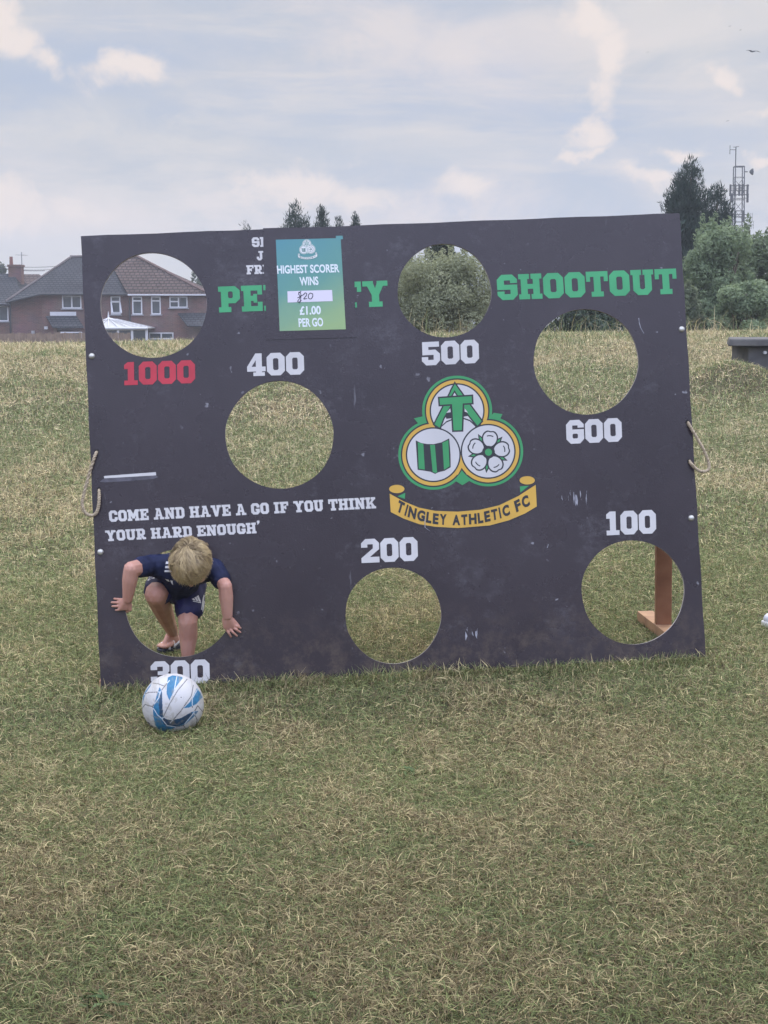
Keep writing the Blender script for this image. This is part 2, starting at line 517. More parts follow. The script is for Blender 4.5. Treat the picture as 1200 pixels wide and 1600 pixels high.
A_, S_ = True, False
O_ops = [(oc(0, 0, .8, 1), A_), (oc(.28, .24, .52, .76, .05), S_)]
P_ops = [([(0, 1), (.64, 1), (.82, .84), (.82, .5), (.64, .34), (.1, .34), (.1, .8), (0, .8)], A_), (rc(.1, .05, .37, .9), A_),
         (rc(0, 0, .47, .2), A_), (oc(.37, .54, .55, .8, .04), S_)]
E_ops = [(rc(.09, 0, .36, 1), A_), (rc(0, 0, .8, .2), A_), (rc(0, .8, .8, 1), A_), (rc(.3, .4, .6, .6), A_), (rc(.46, .33, .6, .67), A_),
         (rc(.62, 0, .8, .36), A_), (rc(.62, .64, .8, 1), A_)]
GLY = {
    'O': (O_ops, .8), '0': (O_ops, .8),
    'C': (O_ops + [(rc(.5, .4, .9, .6), S_)], .8),
    'G': (O_ops + [(rc(.5, .4, .9, .6), S_), (rc(.42, .32, .8, .5), A_)], .8),
    'D': ([([(0, 1), (.64, 1), (.84, .82), (.84, .18), (.64, 0), (0, 0), (0, .2), (.09, .2), (.09, .8), (0, .8)], A_), (oc(.36, .22, .57, .78, .05), S_)], .84),
    'S': ([(oc(0, 0, .8, 1), A_), ([(.28, .6), (.9, .6), (.9, .66), (.52, .66), (.52, .77), (.28, .77)], S_),
           ([(-.1, .34), (.28, .34), (.28, .23), (.52, .23), (.52, .4), (-.1, .4)], S_)], .8),
    'I': ([(rc(.11, 0, .38, 1), A_), (rc(0, 0, .49, .2), A_), (rc(0, .8, .49, 1), A_)], .49),
    'H': ([(rc(.09, 0, .35, 1), A_), (rc(.57, 0, .83, 1), A_), (rc(0, 0, .43, .2), A_), (rc(0, .8, .43, 1), A_), (rc(.49, 0, .92, .2), A_),
           (rc(.49, .8, .92, 1), A_), (rc(.3, .41, .6, .6), A_)], .92),
    'P': (P_ops, .82),
    'R': (P_ops + [([(.37, .4), (.6, .4), (.74, .2), (.88, .2), (.88, 0), (.6, 0), (.37, .34)], A_)], .88),
    'E': (E_ops, .8),
    'F': (E_ops[:1] + [(rc(0, 0, .47, .2), A_)] + E_ops[2:5] + E_ops[6:], .8),
    'L': ([(rc(.09, 0, .36, 1), A_), (rc(0, 0, .8, .2), A_), (rc(0, .8, .46, 1), A_), (rc(.62, 0, .8, .4), A_)], .8),
    'N': ([(rc(.09, 0, .32, 1), A_), (rc(.63, 0, .86, 1), A_), (rc(0, 0, .42, .2), A_), (rc(0, .8, .3, 1), A_), (rc(.52, .8, .95, 1), A_),
           ([(.09, 1), (.36, 1), (.86, 0), (.6, 0)], A_)], .95),
    'A': ([([(.1, 0), (.34, 1), (.62, 1), (.86, 0)], A_), (rc(.22, .84, .62, 1), A_), ([(.415, .46), (.48, .78), (.545, .46)], S_),
           ([(.3, 0), (.39, .28), (.57, .28), (.66, 0)], S_), (rc(0, 0, .41, .2), A_), (rc(.55, 0, .96, .2), A_)], .96),
    'V': ([([(.09, 1), (.37, 1), (.49, .42), (.6, 1), (.87, 1), (.61, 0), (.35, 0)], A_), (rc(0, .8, .42, 1), A_), (rc(.54, .8, .96, 1), A_)], .96),
    'Y': ([([(.08, 1), (.38, 1), (.48, .72), (.58, 1), (.88, 1), (.62, .46), (.62, .1), (.34, .1), (.34, .46)], A_), (rc(.22, 0, .74, .2), A_),
           (rc(0, .8, .41, 1), A_), (rc(.55, .8, .96, 1), A_)], .96),
    'T': ([(rc(0, .79, .86, 1), A_), (rc(0, .6, .16, 1), A_), (rc(.7, .6, .86, 1), A_), (rc(.295, 0, .565, 1), A_), (rc(.19, 0, .67, .2), A_)], .86),
    'U': ([([(.08, 1), (.35, 1), (.35, .28), (.4, .23), (.5, .23), (.55, .28), (.55, 1), (.82, 1), (.82, .19), (.64, 0), (.26, 0), (.08, .19)], A_),
           (rc(0, .8, .42, 1), A_), (rc(.48, .8, .9, 1), A_)], .9),
    'M': ([(rc(.09, 0, .32, 1), A_), (rc(.78, 0, 1.01, 1), A_), ([(.09, 1), (.36, 1), (.55, .6), (.74, 1), (1.01, 1), (.66, .2), (.44, .2)], A_),
           (rc(0, 0, .42, .2), A_), (rc(.68, 0, 1.1, .2), A_), (rc(0, .8, .2, 1), A_), (rc(.9, .8, 1.1, 1), A_)], 1.1),
    'K': ([(rc(.09, 0, .36, 1), A_), (rc(0, 0, .44, .2), A_), (rc(0, .8, .44, 1), A_),
           ([(.36, .5), (.58, .8), (.5, .8), (.5, 1), (.92, 1), (.92, .8), (.84, .8), (.58, .5), (.36, .34)], A_),
           ([(.42, .56), (.6, .56), (.84, .2), (.94, .2), (.94, 0), (.5, 0), (.5, .2), (.56, .2), (.42, .42)], A_)], .94),
    'J': ([(rc(.36, .2, .63, 1), A_), (rc(.22, .8, .76, 1), A_), ([(0, .4), (0, .19), (.18, 0), (.45, 0), (.63, .19), (.63, .3), (.36, .3), (.36, .22), (.26, .22), (.26, .4)], A_)], .76),
    '1': ([(rc(.16, 0, .44, 1), A_), (rc(0, 0, .6, .2), A_), ([(.16, 1), (0, .88), (0, .7), (.16, .7)], A_)], .6),
    '2': ([([(0, .82), (.19, 1), (.61, 1), (.8, .82), (.8, .56), (.38, .24), (.8, .24), (.8, 0), (0, 0), (0, .2), (.52, .6), (.52, .77), (.28, .77), (.28, .64), (0, .64)], A_)], .8),
    '3': ([(oc(0, 0, .8, 1), A_), ([(-.1, .36), (.28, .36), (.28, .23), (.52, .23), (.52, .42), (.3, .42), (.3, .58), (.52, .58), (.52, .77), (.28, .77), (.28, .64), (-.1, .64)], S_),
           ([(.81, .43), (.81, .57), (.73, .5)], S_)], .8),
    '4': ([([(.38, 1), (.66, 1), (.66, .41), (.82, .41), (.82, .2), (.66, .2), (.66, 0), (.39, 0), (.39, .2), (0, .2), (0, .42)], A_), ([(.39, .41), (.39, .7), (.2, .41)], S_),
           (rc(.27, 0, .78, .16), A_)], .82),
    '5': ([([(.03, 1), (.77, 1), (.77, .78), (.3, .78), (.3, .66), (.61, .66), (.8, .48), (.8, .19), (.61, 0), (.19, 0), (0, .19), (0, .36), (.28, .36), (.28, .23), (.52, .23), (.52, .44), (.03, .44)], A_)], .8),
    '6': ([(oc(0, 0, .8, 1), A_), ([(.28, .6), (.9, .6), (.9, .67), (.52, .67), (.52, .77), (.28, .77)], S_), (oc(.28, .22, .52, .42, .04), S_)], .8),
    "'": ([([(0, 1), (.2, 1), (.2, .82), (.08, .66), (0, .66), (.06, .8), (0, .8)], A_)], .2),
    ' ': ([], .36),
}


def block(text, BL, BR, TL, gap=.055):
    """block lettering between pixel corners -> painter ops in pixel coordinates"""
    tot = sum(GLY[c][1] for c in text) + gap * (len(text) - 1)
    BL, BR, TL = (np.array(p, float) for p in (BL, BR, TL))
    ex = (BR - BL) / tot; ey = TL - BL
    x = 0; ops = []
    for c in text:
        g, w = GLY[c]
        for poly, k in g:
            ops.append(([[tuple(BL + ex * (x + p[0]) + ey * p[1]) for p in poly]], 0 if k else None))
        x += w + gap
    return ops


def font_tris(text, bold=.0):
    """the built-in sans font as flat triangles, scaled to a unit box"""
    cu = bpy.data.curves.new('t', 'FONT'); cu.body = text; cu.offset = bold; cu.resolution_u = 4
    o = bpy.data.objects.new('t', cu); COL.objects.link(o)
    dg = bpy.context.evaluated_depsgraph_get()
    me = bpy.data.meshes.new_from_object(o.evaluated_get(dg))
    V = np.array([v.co[:2] for v in me.vertices]); Fs = [tuple(p.vertices) for p in me.polygons]
    bpy.data.objects.remove(o); bpy.data.curves.remove(cu); bpy.data.meshes.remove(me)
    mn, mx = V.min(0), V.max(0)
    return (V - mn) / (mx - mn), Fs, (mx[0] - mn[0]) / (mx[1] - mn[1])


def font_mesh(name, items, m, parent, place):
    """items: (text, BL, BR, TL, bold)"""
    VV, FF = [], []
    for text, BL, BR, TL, bold in items:
        V, Fs, _ = font_tris(text, bold)
        BL, BR, TL = (np.array(p, float) for p in (BL, BR, TL))
        n = len(VV)
        VV += [place(BL + (BR - BL) * a + (TL - BL) * b) for a, b in V]
        for f in Fs:
            f = tuple(i + n for i in f)
            a, b, d = VV[f[0]], VV[f[1]], VV[f[2]]
            FF.append(f if (b - a).cross(d - a).dot(BN) > 0 else f[::-1])
    return mesh_obj(name, VV, FF, m, parent)


# ---- board materials
def board_paint():
    m = bpy.data.materials.new('black_board_paint'); m.use_nodes = True
    nt = m.node_tree; b = nt.nodes['Principled BSDF']; L = nt.links.new
    tc = nt.nodes.new('ShaderNodeTexCoord')

    def noise(scale, detail, rough=.6, sx=1, sz=1, off=0):
        mp = nt.nodes.new('ShaderNodeMapping'); mp.inputs['Scale'].default_value = (sx, 1, sz); mp.inputs['Location'].default_value = (off, off, off)
        L(tc.outputs['Object'], mp.inputs[0])
        n = nt.nodes.new('ShaderNodeTexNoise'); n.inputs['Scale'].default_value = scale; n.inputs['Detail'].default_value = detail; n.inputs['Roughness'].default_value = rough
        L(mp.outputs[0], n.inputs['Vector']); return n.outputs['Fac']

    def rng_(v, a, bb, c=0, d=1):
        n = nt.nodes.new('ShaderNodeMapRange'); n.inputs[1].default_value = a; n.inputs[2].default_value = bb; n.inputs[3].default_value = c; n.inputs[4].default_value = d
        L(v, n.inputs[0]); return n.outputs[0]

    def mul(a, bb):
        n = nt.nodes.new('ShaderNodeMath'); n.operation = 'MULTIPLY'; L(a, n.inputs[0])
        if isinstance(bb, float): n.inputs[1].default_value = bb
        else: L(bb, n.inputs[1])
        return n.outputs[0]
    clouds = noise(2.4, 5)
    scuff = mul(rng_(noise(3.2, 9, .74, off=3), .55, .74), rng_(noise(34, 7, .8, .8, 1.2), .42, .72))
    specks = mul(rng_(noise(30, 2, .5, off=8), .72, .76), rng_(noise(7, 2, .5, off=5), .45, .6))
    scratch = mul(rng_(noise(3, 3, .6, 9, 1.2, off=2), .70, .735), rng_(noise(4, 2, off=9), .55, .65))
    tot = nt.nodes.new('ShaderNodeMath'); tot.operation = 'ADD'; tot.use_clamp = True
    L(mul(scuff, .30), tot.inputs[0])
    t2 = nt.nodes.new('ShaderNodeMath'); t2.operation = 'ADD'; L(mul(specks, .5), t2.inputs[0]); L(mul(scratch, .25), t2.inputs[1]); L(t2.outputs[0], tot.inputs[1])
    mx0 = nt.nodes.new('ShaderNodeMix'); mx0.data_type = 'RGBA'; mx0.inputs[6].default_value = (.0235, .0160, .0222, 1); mx0.inputs[7].default_value = (.036, .0265, .034, 1)
    L(rng_(clouds, .3, .7), mx0.inputs[0])
    mx = nt.nodes.new('ShaderNodeMix'); mx.data_type = 'RGBA'; mx.inputs[7].default_value = (.42, .42, .46, 1)
    L(tot.outputs[0], mx.inputs[0]); L(mx0.outputs[2], mx.inputs[6])
    # dried mud splashed along the foot of the board
    sp = nt.nodes.new('ShaderNodeSeparateXYZ'); L(tc.outputs['Object'], sp.inputs[0])
    hh = nt.nodes.new('ShaderNodeMath'); hh.operation = 'MULTIPLY_ADD'; hh.inputs[1].default_value = -.0413; L(sp.outputs[0], hh.inputs[0]); L(sp.outputs[2], hh.inputs[2])
    mud = mul(mul(rng_(hh.outputs[0], .36, .05), rng_(noise(16, 8, .75, off=6), .46, .66)), .5)
    mm = nt.nodes.new('ShaderNodeMix'); mm.data_type = 'RGBA'; mm.inputs[7].default_value = (.16, .12, .085, 1)
    L(mud, mm.inputs[0]); L(mx.outputs[2], mm.inputs[6])
    L(mm.outputs[2], b.inputs['Base Color'])
    L(rng_(noise(3.5, 6, off=1), .3, .7, .20, .34), b.inputs['Roughness'])
    b.inputs['Specular IOR Level'].default_value = .62
    bm_ = nt.nodes.new('ShaderNodeBump'); bm_.inputs['Strength'].default_value = .12; bm_.inputs['Distance'].default_value = .004
    L(noise(160, 3), bm_.inputs['Height']); L(bm_.outputs[0], b.inputs['Normal'])
    return m


M_board = board_paint()
M_edge = mat('weathered_ply_edge', (.30, .27, .25), .8, .25, 30)
M_white = mat('white_vinyl', (.60, .585, .58), .45, .07, 9, col2=None)
M_green = mat('green_vinyl', (.055, .36, .15), .45, .08, 8)
M_red = mat('red_vinyl', (.50, .035, .06), .5, .1, 10)
M_cgreen = mat('crest_green', (.04, .29, .10), .45, .06, 8)
M_cgold = mat('crest_gold', (.62, .37, .06), .45, .06, 8)
M_cdark = mat('crest_dark', (.022, .024, .03), .45)
M_cwhite = mat('crest_white', (.57, .56, .56), .45, .05, 6)
M_timber = mat('planed_timber', (.42, .25, .14), .7, .0, 14, .15, .3, (.30, .17, .10))
M_timber_dark = mat('stained_timber', (.32, .155, .09), .7, .0, 12, .15, .3, (.23, .105, .06))
M_rope = mat('jute_rope', (.42, .34, .24), .9, .25, 120, .4)
M_steel = mat('zinc_bolt', (.55, .54, .50), .35, .15, 60, metallic=.6)
M_grey_area = mat('grey_area', (.095, .09, .11), .6, .3, 40)

# holes: pixel centre and pixel radius
HOLES = [(239.5, 477, 82.5, 83), (437, 679.6, 85, 84), (694.4, 454.5, 73.6, 72.8), (915.7, 564.8, 82, 82.6), (614.5, 961.4, 74.6, 75.6),
         (989, 925, 80, 82), (280, 943, 84.5, 84)]


def build_board():
    root = empty('penalty_board', BO, 'large black penalty shootout board with seven round target holes', 'target board')
    holes = []
    for cx, cy, rx, ry in HOLES:
        u, v = buv(cx, cy)
        ru = (buv(cx + rx, cy)[0] - buv(cx - rx, cy)[0]) / 2
        rv = (buv(cx, cy - ry)[1] - buv(cx, cy + ry)[1]) / 2
        r = (ru + rv) / 2
        # hand-sawn: not quite a perfect circle
        a1, a2 = random.random() * 6, random.random() * 6
        holes.append([(u + (r + .0015 * math.sin(3 * t + a1) + .0012 * math.sin(7 * t + a2)) * math.cos(t), v + (r + .0015 * math.sin(3 * t + a1)) * math.sin(t))
                      for t in (2 * math.pi * k / 96 for k in range(96))])
    outer = []
    for (a, b) in (((0, 0), (BW, 0)), ((BW, 0), (BW, BH)), ((BW, BH), (0, BH)), ((0, BH), (0, 0))):
        for k in range(24):
            t = k / 24; w = .0012 * math.sin(k * 1.7) * (0 < k)
            outer.append((a[0] + (b[0] - a[0]) * t + (w if a[0] == b[0] else 0), a[1] + (b[1] - a[1]) * t + (w if a[1] == b[1] else 0)))
    A, T, c = paint([([outer], 0)] + [([h], None) for h in holes])
    V, Fs, mi = [], [], []
    n = len(A)
    V += [bpt(a, b, 0) for a, b in A] + [bpt(a, b, -BT) for a, b in A]
    for t in T:
        a, b, d = (V[i] for i in t); t = tuple(int(i) for i in t)
        if (b - a).cross(d - a).dot(BN) < 0: t = t[::-1]
        Fs.append(t); mi.append(0)
        Fs.append(tuple(i + n for i in t[::-1])); mi.append(0)
    for k, lp in enumerate([outer] + holes):
        base = len(V); m_ = len(lp)
        V += [bpt(a, b, 0) for a, b in lp] + [bpt(a, b, -BT) for a, b in lp]
        for i in range(m_):
            j = (i + 1) % m_
            Fs.append((base + i, base + j, base + m_ + j, base + m_ + i)); mi.append(1)
    mesh_obj('panel', V, Fs, [M_board, M_edge], root, mi)
    # painted / stuck lettering
    for txt, BL, BR, TL in (('1000', (194.3, 602), (305, 598.5), (193.8, 566)), ('400', (386.5, 588), (475.5, 585), (385.5, 552.8)),
                            ('500', (659.5, 571.5), (748.8, 567), (658.3, 534.8)), ('600', (885.5, 693.8), (972.3, 689.7), (884, 656.9)),
                            ('200', (565, 879.8), (653.2, 876), (563.8, 842.6)), ('100', (948, 836.5), (1025.5, 833.3), (947, 799.6)),
                            ('300', (236, 1071), (328, 1067), (235, 1033.9))):
        o = decal('score_number', block(txt, BL, BR, TL), M_red if txt == '1000' else M_white, root)
        o['label'] = ('red' if txt == '1000' else 'white') + ' block number ' + txt
    decal('title', block('PENALTY', (342.5, 488.3), (607, 478.6), (340.5, 448)), M_green, root)
    decal('title', block('SHOOTOUT', (778, 469.2), (1058.5, 458.9), (775.6, 429.8)), M_green, root)
    decal('slogan', block('COME AND HAVE A GO IF YOU THINK', (171, 815.6), (587.8, 794.2), (169.5, 798)) +
          block("YOUR HARD ENOUGH", (165.5, 845.8), (401, 833.2), (164, 829)) + block("'", (402, 831), (406.2, 830.8), (401.2, 813.6)), M_white, root)
    # the cut-off corner words that the taped-on card half hides
    for txt, BL, BR, TL in (('SP', (394, 386.3), (419, 385.3), (393, 371)), ('JF', (401.5, 407), (424, 406), (400.5, 392.4)), ('FRI', (385.5, 428.8), (418, 427.6), (384.6, 414.6))):
        decal('sponsor_word', block(txt, BL, BR, TL), M_white, root)
    decal('sponsor_word', [([[(526, 366.2), (539.6, 364.8), (540.3, 368.5), (538.6, 373.8), (534, 374), (534, 368.6), (526, 369.2)]], 0)], M_white, root)
    # leftover strip of white vinyl with a lighter grey area below it
    decal('torn_strip', [([[(162, 744.6), (164, 743.6), (243.6, 737.7), (244, 742.8), (163, 747.4)]], 0)], M_white, root, .0012)
    decal('torn_strip', [([[(155.5, 753), (162, 747.8), (244, 743.2), (247, 745.5), (240, 748.5), (196, 752), (165, 753.5)]], 0)], M_grey_area, root, .0008)
    cr = [(915.0, 560)]
    # chalky ball marks and runs left on the paint
    marks = []
    for (x0, y0), n_, ln in (((905, 772), 7, 26), ((738, 985), 5, 16), ((880, 770), 3, 18)):
        for k in range(n_):
            x = x0 + random.uniform(-12, 12); y = y0 + random.uniform(-6, 6); l = ln * random.uniform(.4, 1); w = random.uniform(.4, .9)
            marks.append(([[(x, y), (x + w, y), (x + w * 1.6 + random.uniform(-3, 3), y + l * .5), (x + w + random.uniform(-1, 2), y + l), (x, y + l * .55)]], 0))
    for pts in ([(998, 497), (999, 505), (1001, 512), (1006, 521)], [(857, 850), (855, 856)], [(662, 800), (664, 812), (664, 824), (672, 830)]):
        for (a, b) in zip(pts, pts[1:]):
            marks.append(([[(a[0] - .5, a[1]), (a[0] + .6, a[1]), (b[0] + .6, b[1]), (b[0] - .5, b[1])]], 0))
    M_scr = mat('chalky_scratch', (.30, .30, .34), .8, .4, 60)
    for i_, mk in enumerate(marks): decal('scratch_mark', [mk], M_scr, root, .0009 + .00002 * i_)
    crest(root)
    # bolts through the face
    for px, py in ((143.5, 556.5), (157, 862.5), (1065, 514.5), (1080, 809.5)):
        c = bp(px, py, 0); b = MB()
        prof = [(.0125, 0), (.0125, .002), (.0112, .0055), (.0075, .0085), (.003, .0098)]
        ring = [[c + (BU * math.cos(2 * math.pi * k / 16) + BV * math.sin(2 * math.pi * k / 16)) * r + BN * h for k in range(16)] for r, h in prof]
        vs = [p for q in ring for p in q]
        fs = [(i * 16 + k, i * 16 + (k + 1) % 16, (i + 1) * 16 + (k + 1) % 16, (i + 1) * 16 + k) for i in range(4) for k in range(16)] + [tuple(range(64, 80))]
        b.add(vs, fs); b.build('bolt', M_steel, root, True)
    # carrying ropes through pairs of drilled holes
    M_hole = mat('drilled_hole', (.008, .007, .007), .9)
    for name_pts in ([(151, 706, .0), (147, 716, .018), (139, 742, .012), (131, 772, .008), (128.5, 788, .008), (133, 801, .012), (143, 805.5, .016), (150.5, 801, .02), (154, 790, .02), (155, 776, .016), (154.5, 765.5, .0)],
                     [(1074.5, 660, .0), (1080, 669, .016), (1090, 686, .02), (1100, 704, .02), (1107, 722, .016), (1108, 731, .016), (1104, 736, .018), (1095, 736.5, .02), (1087, 732, .02), (1082, 727, .018), (1077, 720.5, .0)]):
        path = spline([bp(*p) for p in name_pts], 14); b = MB()
        for ph0 in (0, math.pi):
            st = []
            for i_, p in enumerate(path):
                d = (path[min(i_ + 1, len(path) - 1)] - path[max(i_ - 1, 0)]).normalized(); a_ = d.cross(BN).normalized(); c_ = d.cross(a_)
                t = i_ * .85 + ph0; st.append(p + (a_ * math.cos(t) + c_ * math.sin(t)) * .0031)
            b.tube(st, .0042, 7)
        b.build('rope_handle', M_rope, root, True)
    for px, py in ((151, 705.5), (154.5, 764.5), (1074.3, 659.5), (1077, 720)):
        decal('rope_hole', [([circ(px, py, 3.4, 20)], 0)], M_hole, root, .0006)
    # stands behind: foot beam on the grass, raking post from it to the board's back
    top = bp(1050, 505, -BT - .004)
    foot_f = at(1050, 999, 6.45); base = at(1034, 972, 6.62)
    Yb = 6.66
    p0 = at(1034.5, 976, Yb)
    g = Z(p0.x, p0.y)
    beam_top = max(p0.z, g + .04)
    dirn = Vector((-.10, 1, 0)).normalized()
    fa = Vector((p0.x, p0.y, beam_top - .0225)) - dirn * .50
    fb = Vector((p0.x, p0.y, beam_top - .0225)) + dirn * .28
    fb.z += .008
    b = MB(); b.beam(fa, fb, .075, .045); o = b.build('foot_beam', M_timber, root); bevel(o, .003)
    b = MB(); b.beam(Vector((p0.x + .004, p0.y, beam_top - .001)), bpt(2.365, 1.38, -BT - .03), .068, .044, side=(1, .02, 0)); o = b.build('post', M_timber_dark, root); bevel(o, .003)
    q = bpt(.03, 0.0, -.03); gl = Z(q.x, q.y)
    fa = Vector((q.x, q.y - .012, gl + .03)); fb = fa + dirn * .42
    b = MB(); b.beam(fa, fb, .075, .045); o = b.build('foot_beam', M_timber, root); bevel(o, .003)
    b = MB(); b.beam(fa + dirn * .36 + Vector((0, 0, .022)), bpt(.05, 1.38, -BT - .03), .068, .044, side=(1, .02, 0)); o = b.build('post', M_timber_dark, root); bevel(o, .003)
    return root


def bevel(o, w, seg=2):
    md = o.modifiers.new('bevel', 'BEVEL'); md.width = w; md.segments = seg; md.limit_method = 'ANGLE'


def crest_ops(text=True):
    """the club badge on its 1200 x 1120 drawing grid; colours 0 green, 1 gold, 2 dark, 3 white"""
    T, Lf, Rt = (537, 287), (388, 562), (731, 541)
    G, D, Y, W = 0, 2, 1, 3
    ops = []

    def o(poly, c): ops.append(([poly], c))

    def grow(poly, d):
        cx = sum(p[0] for p in poly) / len(poly); cy = sum(p[1] for p in poly) / len(poly)
        out = []
        n = len(poly)
        for i in range(n):
            a = np.array(poly[i - 1], float); b = np.array(poly[i], float); c = np.array(poly[(i + 1) % n], float)
            e1 = (b - a) / (np.linalg.norm(b - a) + 1e-9); e2 = (c - b) / (np.linalg.norm(c - b) + 1e-9)
            n1 = np.array((e1[1], -e1[0])); n2 = np.array((e2[1], -e2[0])); nn = n1 + n2; q = max(.45, 1 + n1 @ n2)
            out.append((b + nn * d / q))
        # orientation
        ar = sum(poly[i - 1][0] * poly[i][1] - poly[i][0] * poly[i - 1][1] for i in range(n))
        if ar < 0:
            return grow(poly[::-1], d)
        return [tuple(p) for p in out]
    # green tabs and rings
    o([(268, 335), (330, 320), (360, 380), (275, 396), (292, 365)], G)
    o([(765, 300), (820, 308), (800, 352), (835, 385), (715, 362)], G)
    o([(530, 728), (570, 752), (612, 726), (590, 680), (550, 680)], G)
    for c, r in ((T, 219), (Lf, 219), (Rt, 219)): o(circ(*c, r, 72), G)
    for c in (T, Lf, Rt): o(circ(*c, 203, 72), D)
    for c in (T, Lf, Rt): o(circ(*c, 194, 72), Y)
    o([(480, 520), (640, 520), (600, 690), (568, 640), (540, 690)], Y)
    o(circ(*T, 172, 72), D); o(circ(*T, 163, 72), W)
    o([(450, 380), (640, 370), (700, 430), (560, 560), (420, 440)], W)
    # monogram
    left = [(523, 120), (550, 162), (492, 262), (450, 335), (428, 393), (396, 372), (440, 285)]
    right = [(523, 120), (612, 246), (690, 352), (664, 380), (612, 316), (572, 262), (500, 162)]
    for p in (left, right): o(grow(p, 9), D)
    o([(462, 316), (496, 262), (580, 262), (612, 318), (570, 326), (470, 338)], D)
    for p in (left, right): o(p, G)
    o([(521, 158), (548, 201), (494, 204)], D); o([(521, 174), (537, 199), (506, 201)], W)
    o([(470, 300), (494, 272), (497, 296)], W); o([(584, 272), (606, 300), (584, 292)], W)
    o([(440, 380), (470, 352), (520, 332), (570, 328), (620, 345), (655, 378), (690, 440), (410, 460)], D)
    o([(440, 388), (472, 360), (520, 341), (570, 337), (616, 353), (648, 384), (690, 460), (560, 540), (420, 470)], W)
    bar = [(427, 209), (628, 196), (630, 238), (430, 250)]; stem = [(505, 240), (572, 236), (566, 408), (515, 410)]
    o(grow(stem, 10), D); o(grow(bar, 10), D); o(stem, G); o(bar, G)
    for c in (Lf, Rt): o(circ(*c, 172, 72), D)
    for c in (Lf, Rt): o(circ(*c, 163, 72), W)
    # striped shield
    sh = [(278, 472), (310, 488), (350, 495), (390, 496), (440, 484), (488, 460), (496, 560), (497, 640), (460, 662), (420, 672), (400, 682), (370, 668), (330, 662), (290, 656), (284, 560)]
    o(sh, D)
    o([(291, 484), (326, 494), (335, 655), (297, 649)], G)
    o([(368, 500), (398, 500), (412, 672), (400, 676), (384, 668)], G)
    o([(445, 488), (482, 470), (490, 634), (455, 656)], G)
    # rose
    rc_ = (733, 546)
    for k in range(5):
        a = R(-126 + 72 * k + 6)
        tip = (rc_[0] + 132 * math.cos(a), rc_[1] + 132 * math.sin(a)); n = (-math.sin(a), math.cos(a))
        for s_, cc in ((1, D), (.62, G)):
            o([(rc_[0] + 132 * s_ ** .3 * math.cos(a), rc_[1] + 132 * s_ ** .3 * math.sin(a)), (rc_[0] + 70 * math.cos(a) + 26 * s_ * n[0], rc_[1] + 70 * math.sin(a) + 26 * s_ * n[1]),
               (rc_[0] + 40 * math.cos(a), rc_[1] + 40 * math.sin(a)), (rc_[0] + 70 * math.cos(a) - 26 * s_ * n[0], rc_[1] + 70 * math.sin(a) - 26 * s_ * n[1])], cc)
    o(circ(*rc_, 66, 40), D)
    for ra, rb, cc in ((56, 51, D), (47, 42, W)):
        for k in range(5):
            a = R(-84 + 72 * k)
            pet = []
            for q in range(40):
                t = 2 * math.pi * q / 40
                nk = 1 - .13 * math.exp(-(t if t < 3.15 else t - 6.283) ** 2 / .06)
                lx, ly = 83 + ra * nk * math.cos(t), rb * (1 + .10 * math.cos(t)) * math.sin(t)
                pet.append((rc_[0] + lx * math.cos(a) - ly * math.sin(a), rc_[1] + lx * math.sin(a) + ly * math.cos(a)))
            o(pet, cc)
    for k in range(5):
        a = R(-84 + 72 * k)
        arc = [(92 + 8 * math.cos(t), 22 * t / 1.2) for t in (-1.1, -.5, 0, .5, 1.1)]
        arc += [(x + 7, y) for x, y in reversed(arc)]
        o([(rc_[0] + x * math.cos(a) - y * math.sin(a), rc_[1] + x * math.sin(a) + y * math.cos(a)) for x, y in arc], D)
    o(circ(*rc_, 40, 30), D); o(circ(*rc_, 22, 24), G)
    # scroll
    top = [(115, 805), (200, 852), (300, 893), (400, 913), (540, 918), (680, 906), (800, 878), (920, 820), (1028, 750)]
    bot = [(1035, 885), (960, 930), (860, 972), (740, 1004), (540, 1020), (400, 1012), (300, 996), (200, 960), (122, 920)]
    o([(165, 822), (213, 800), (210, 838)], G); o([(930, 760), (986, 756), (932, 798)], G)
    o(grow(top + bot, 6), D); o(top + bot, Y)
    for c in ((160, 776), (975, 722)): o(circ(*c, 55, 36, 30), D); o(circ(*c, 48, 26, 26), Y)
    return ops


def tf(ops, f):
    return [([[f(p) for p in lp] for lp in loops], c) for loops, c in ops]


def crest(root):
    f = lambda p: (p[0] / 4 + 580, p[1] / 4 + 570)
    o = decal('club_crest', tf(crest_ops(), f), [M_cgreen, M_cgold, M_cdark, M_cwhite], root, .001)
    o['label'] = 'three-circle club crest over a gold scroll reading TINGLEY ATHLETIC FC'
    # words along the curve of the scroll
    text = 'TINGLEY ATHLETIC FC'
    def curve(x):     # baseline on the drawing grid
        return np.interp(x, [140, 220, 300, 400, 540, 680, 800, 900, 1010], [904, 948, 976, 997, 1004, 992, 963, 926, 870])
    wd = {'I': .42, ' ': .5, 'T': .82, 'L': .74, 'E': .78, 'F': .76, 'Y': .9, 'A': 1.0, 'N': 1.0, 'G': 1.0, 'H': 1.0, 'C': .92}
    tot = sum(wd[c] for c in text); x = 152.; sx = (1000 - 152) / tot
    items = []
    for c in text:
        w = wd[c] * sx
        if c != ' ':
            x0, x1 = (x + .07 * sx, x + w - .09 * sx) if c != 'I' else (x + .13 * sx, x + w - .13 * sx)
            y0, y1 = curve(x0), curve(x1); s = (y1 - y0) / (x1 - x0)
            h = 65 + 4 * abs((x - 560) / 440)
            items.append((c, f((x0, y0)), f((x1, y1)), f((x0 + s * h * .5, y0 - h)), .05 if c != 'I' else .02))
        x += w
    font_mesh('crest_wording', items, M_cdark, o, lambda p: bp(p[0], p[1], .0018))


board_root = build_board()


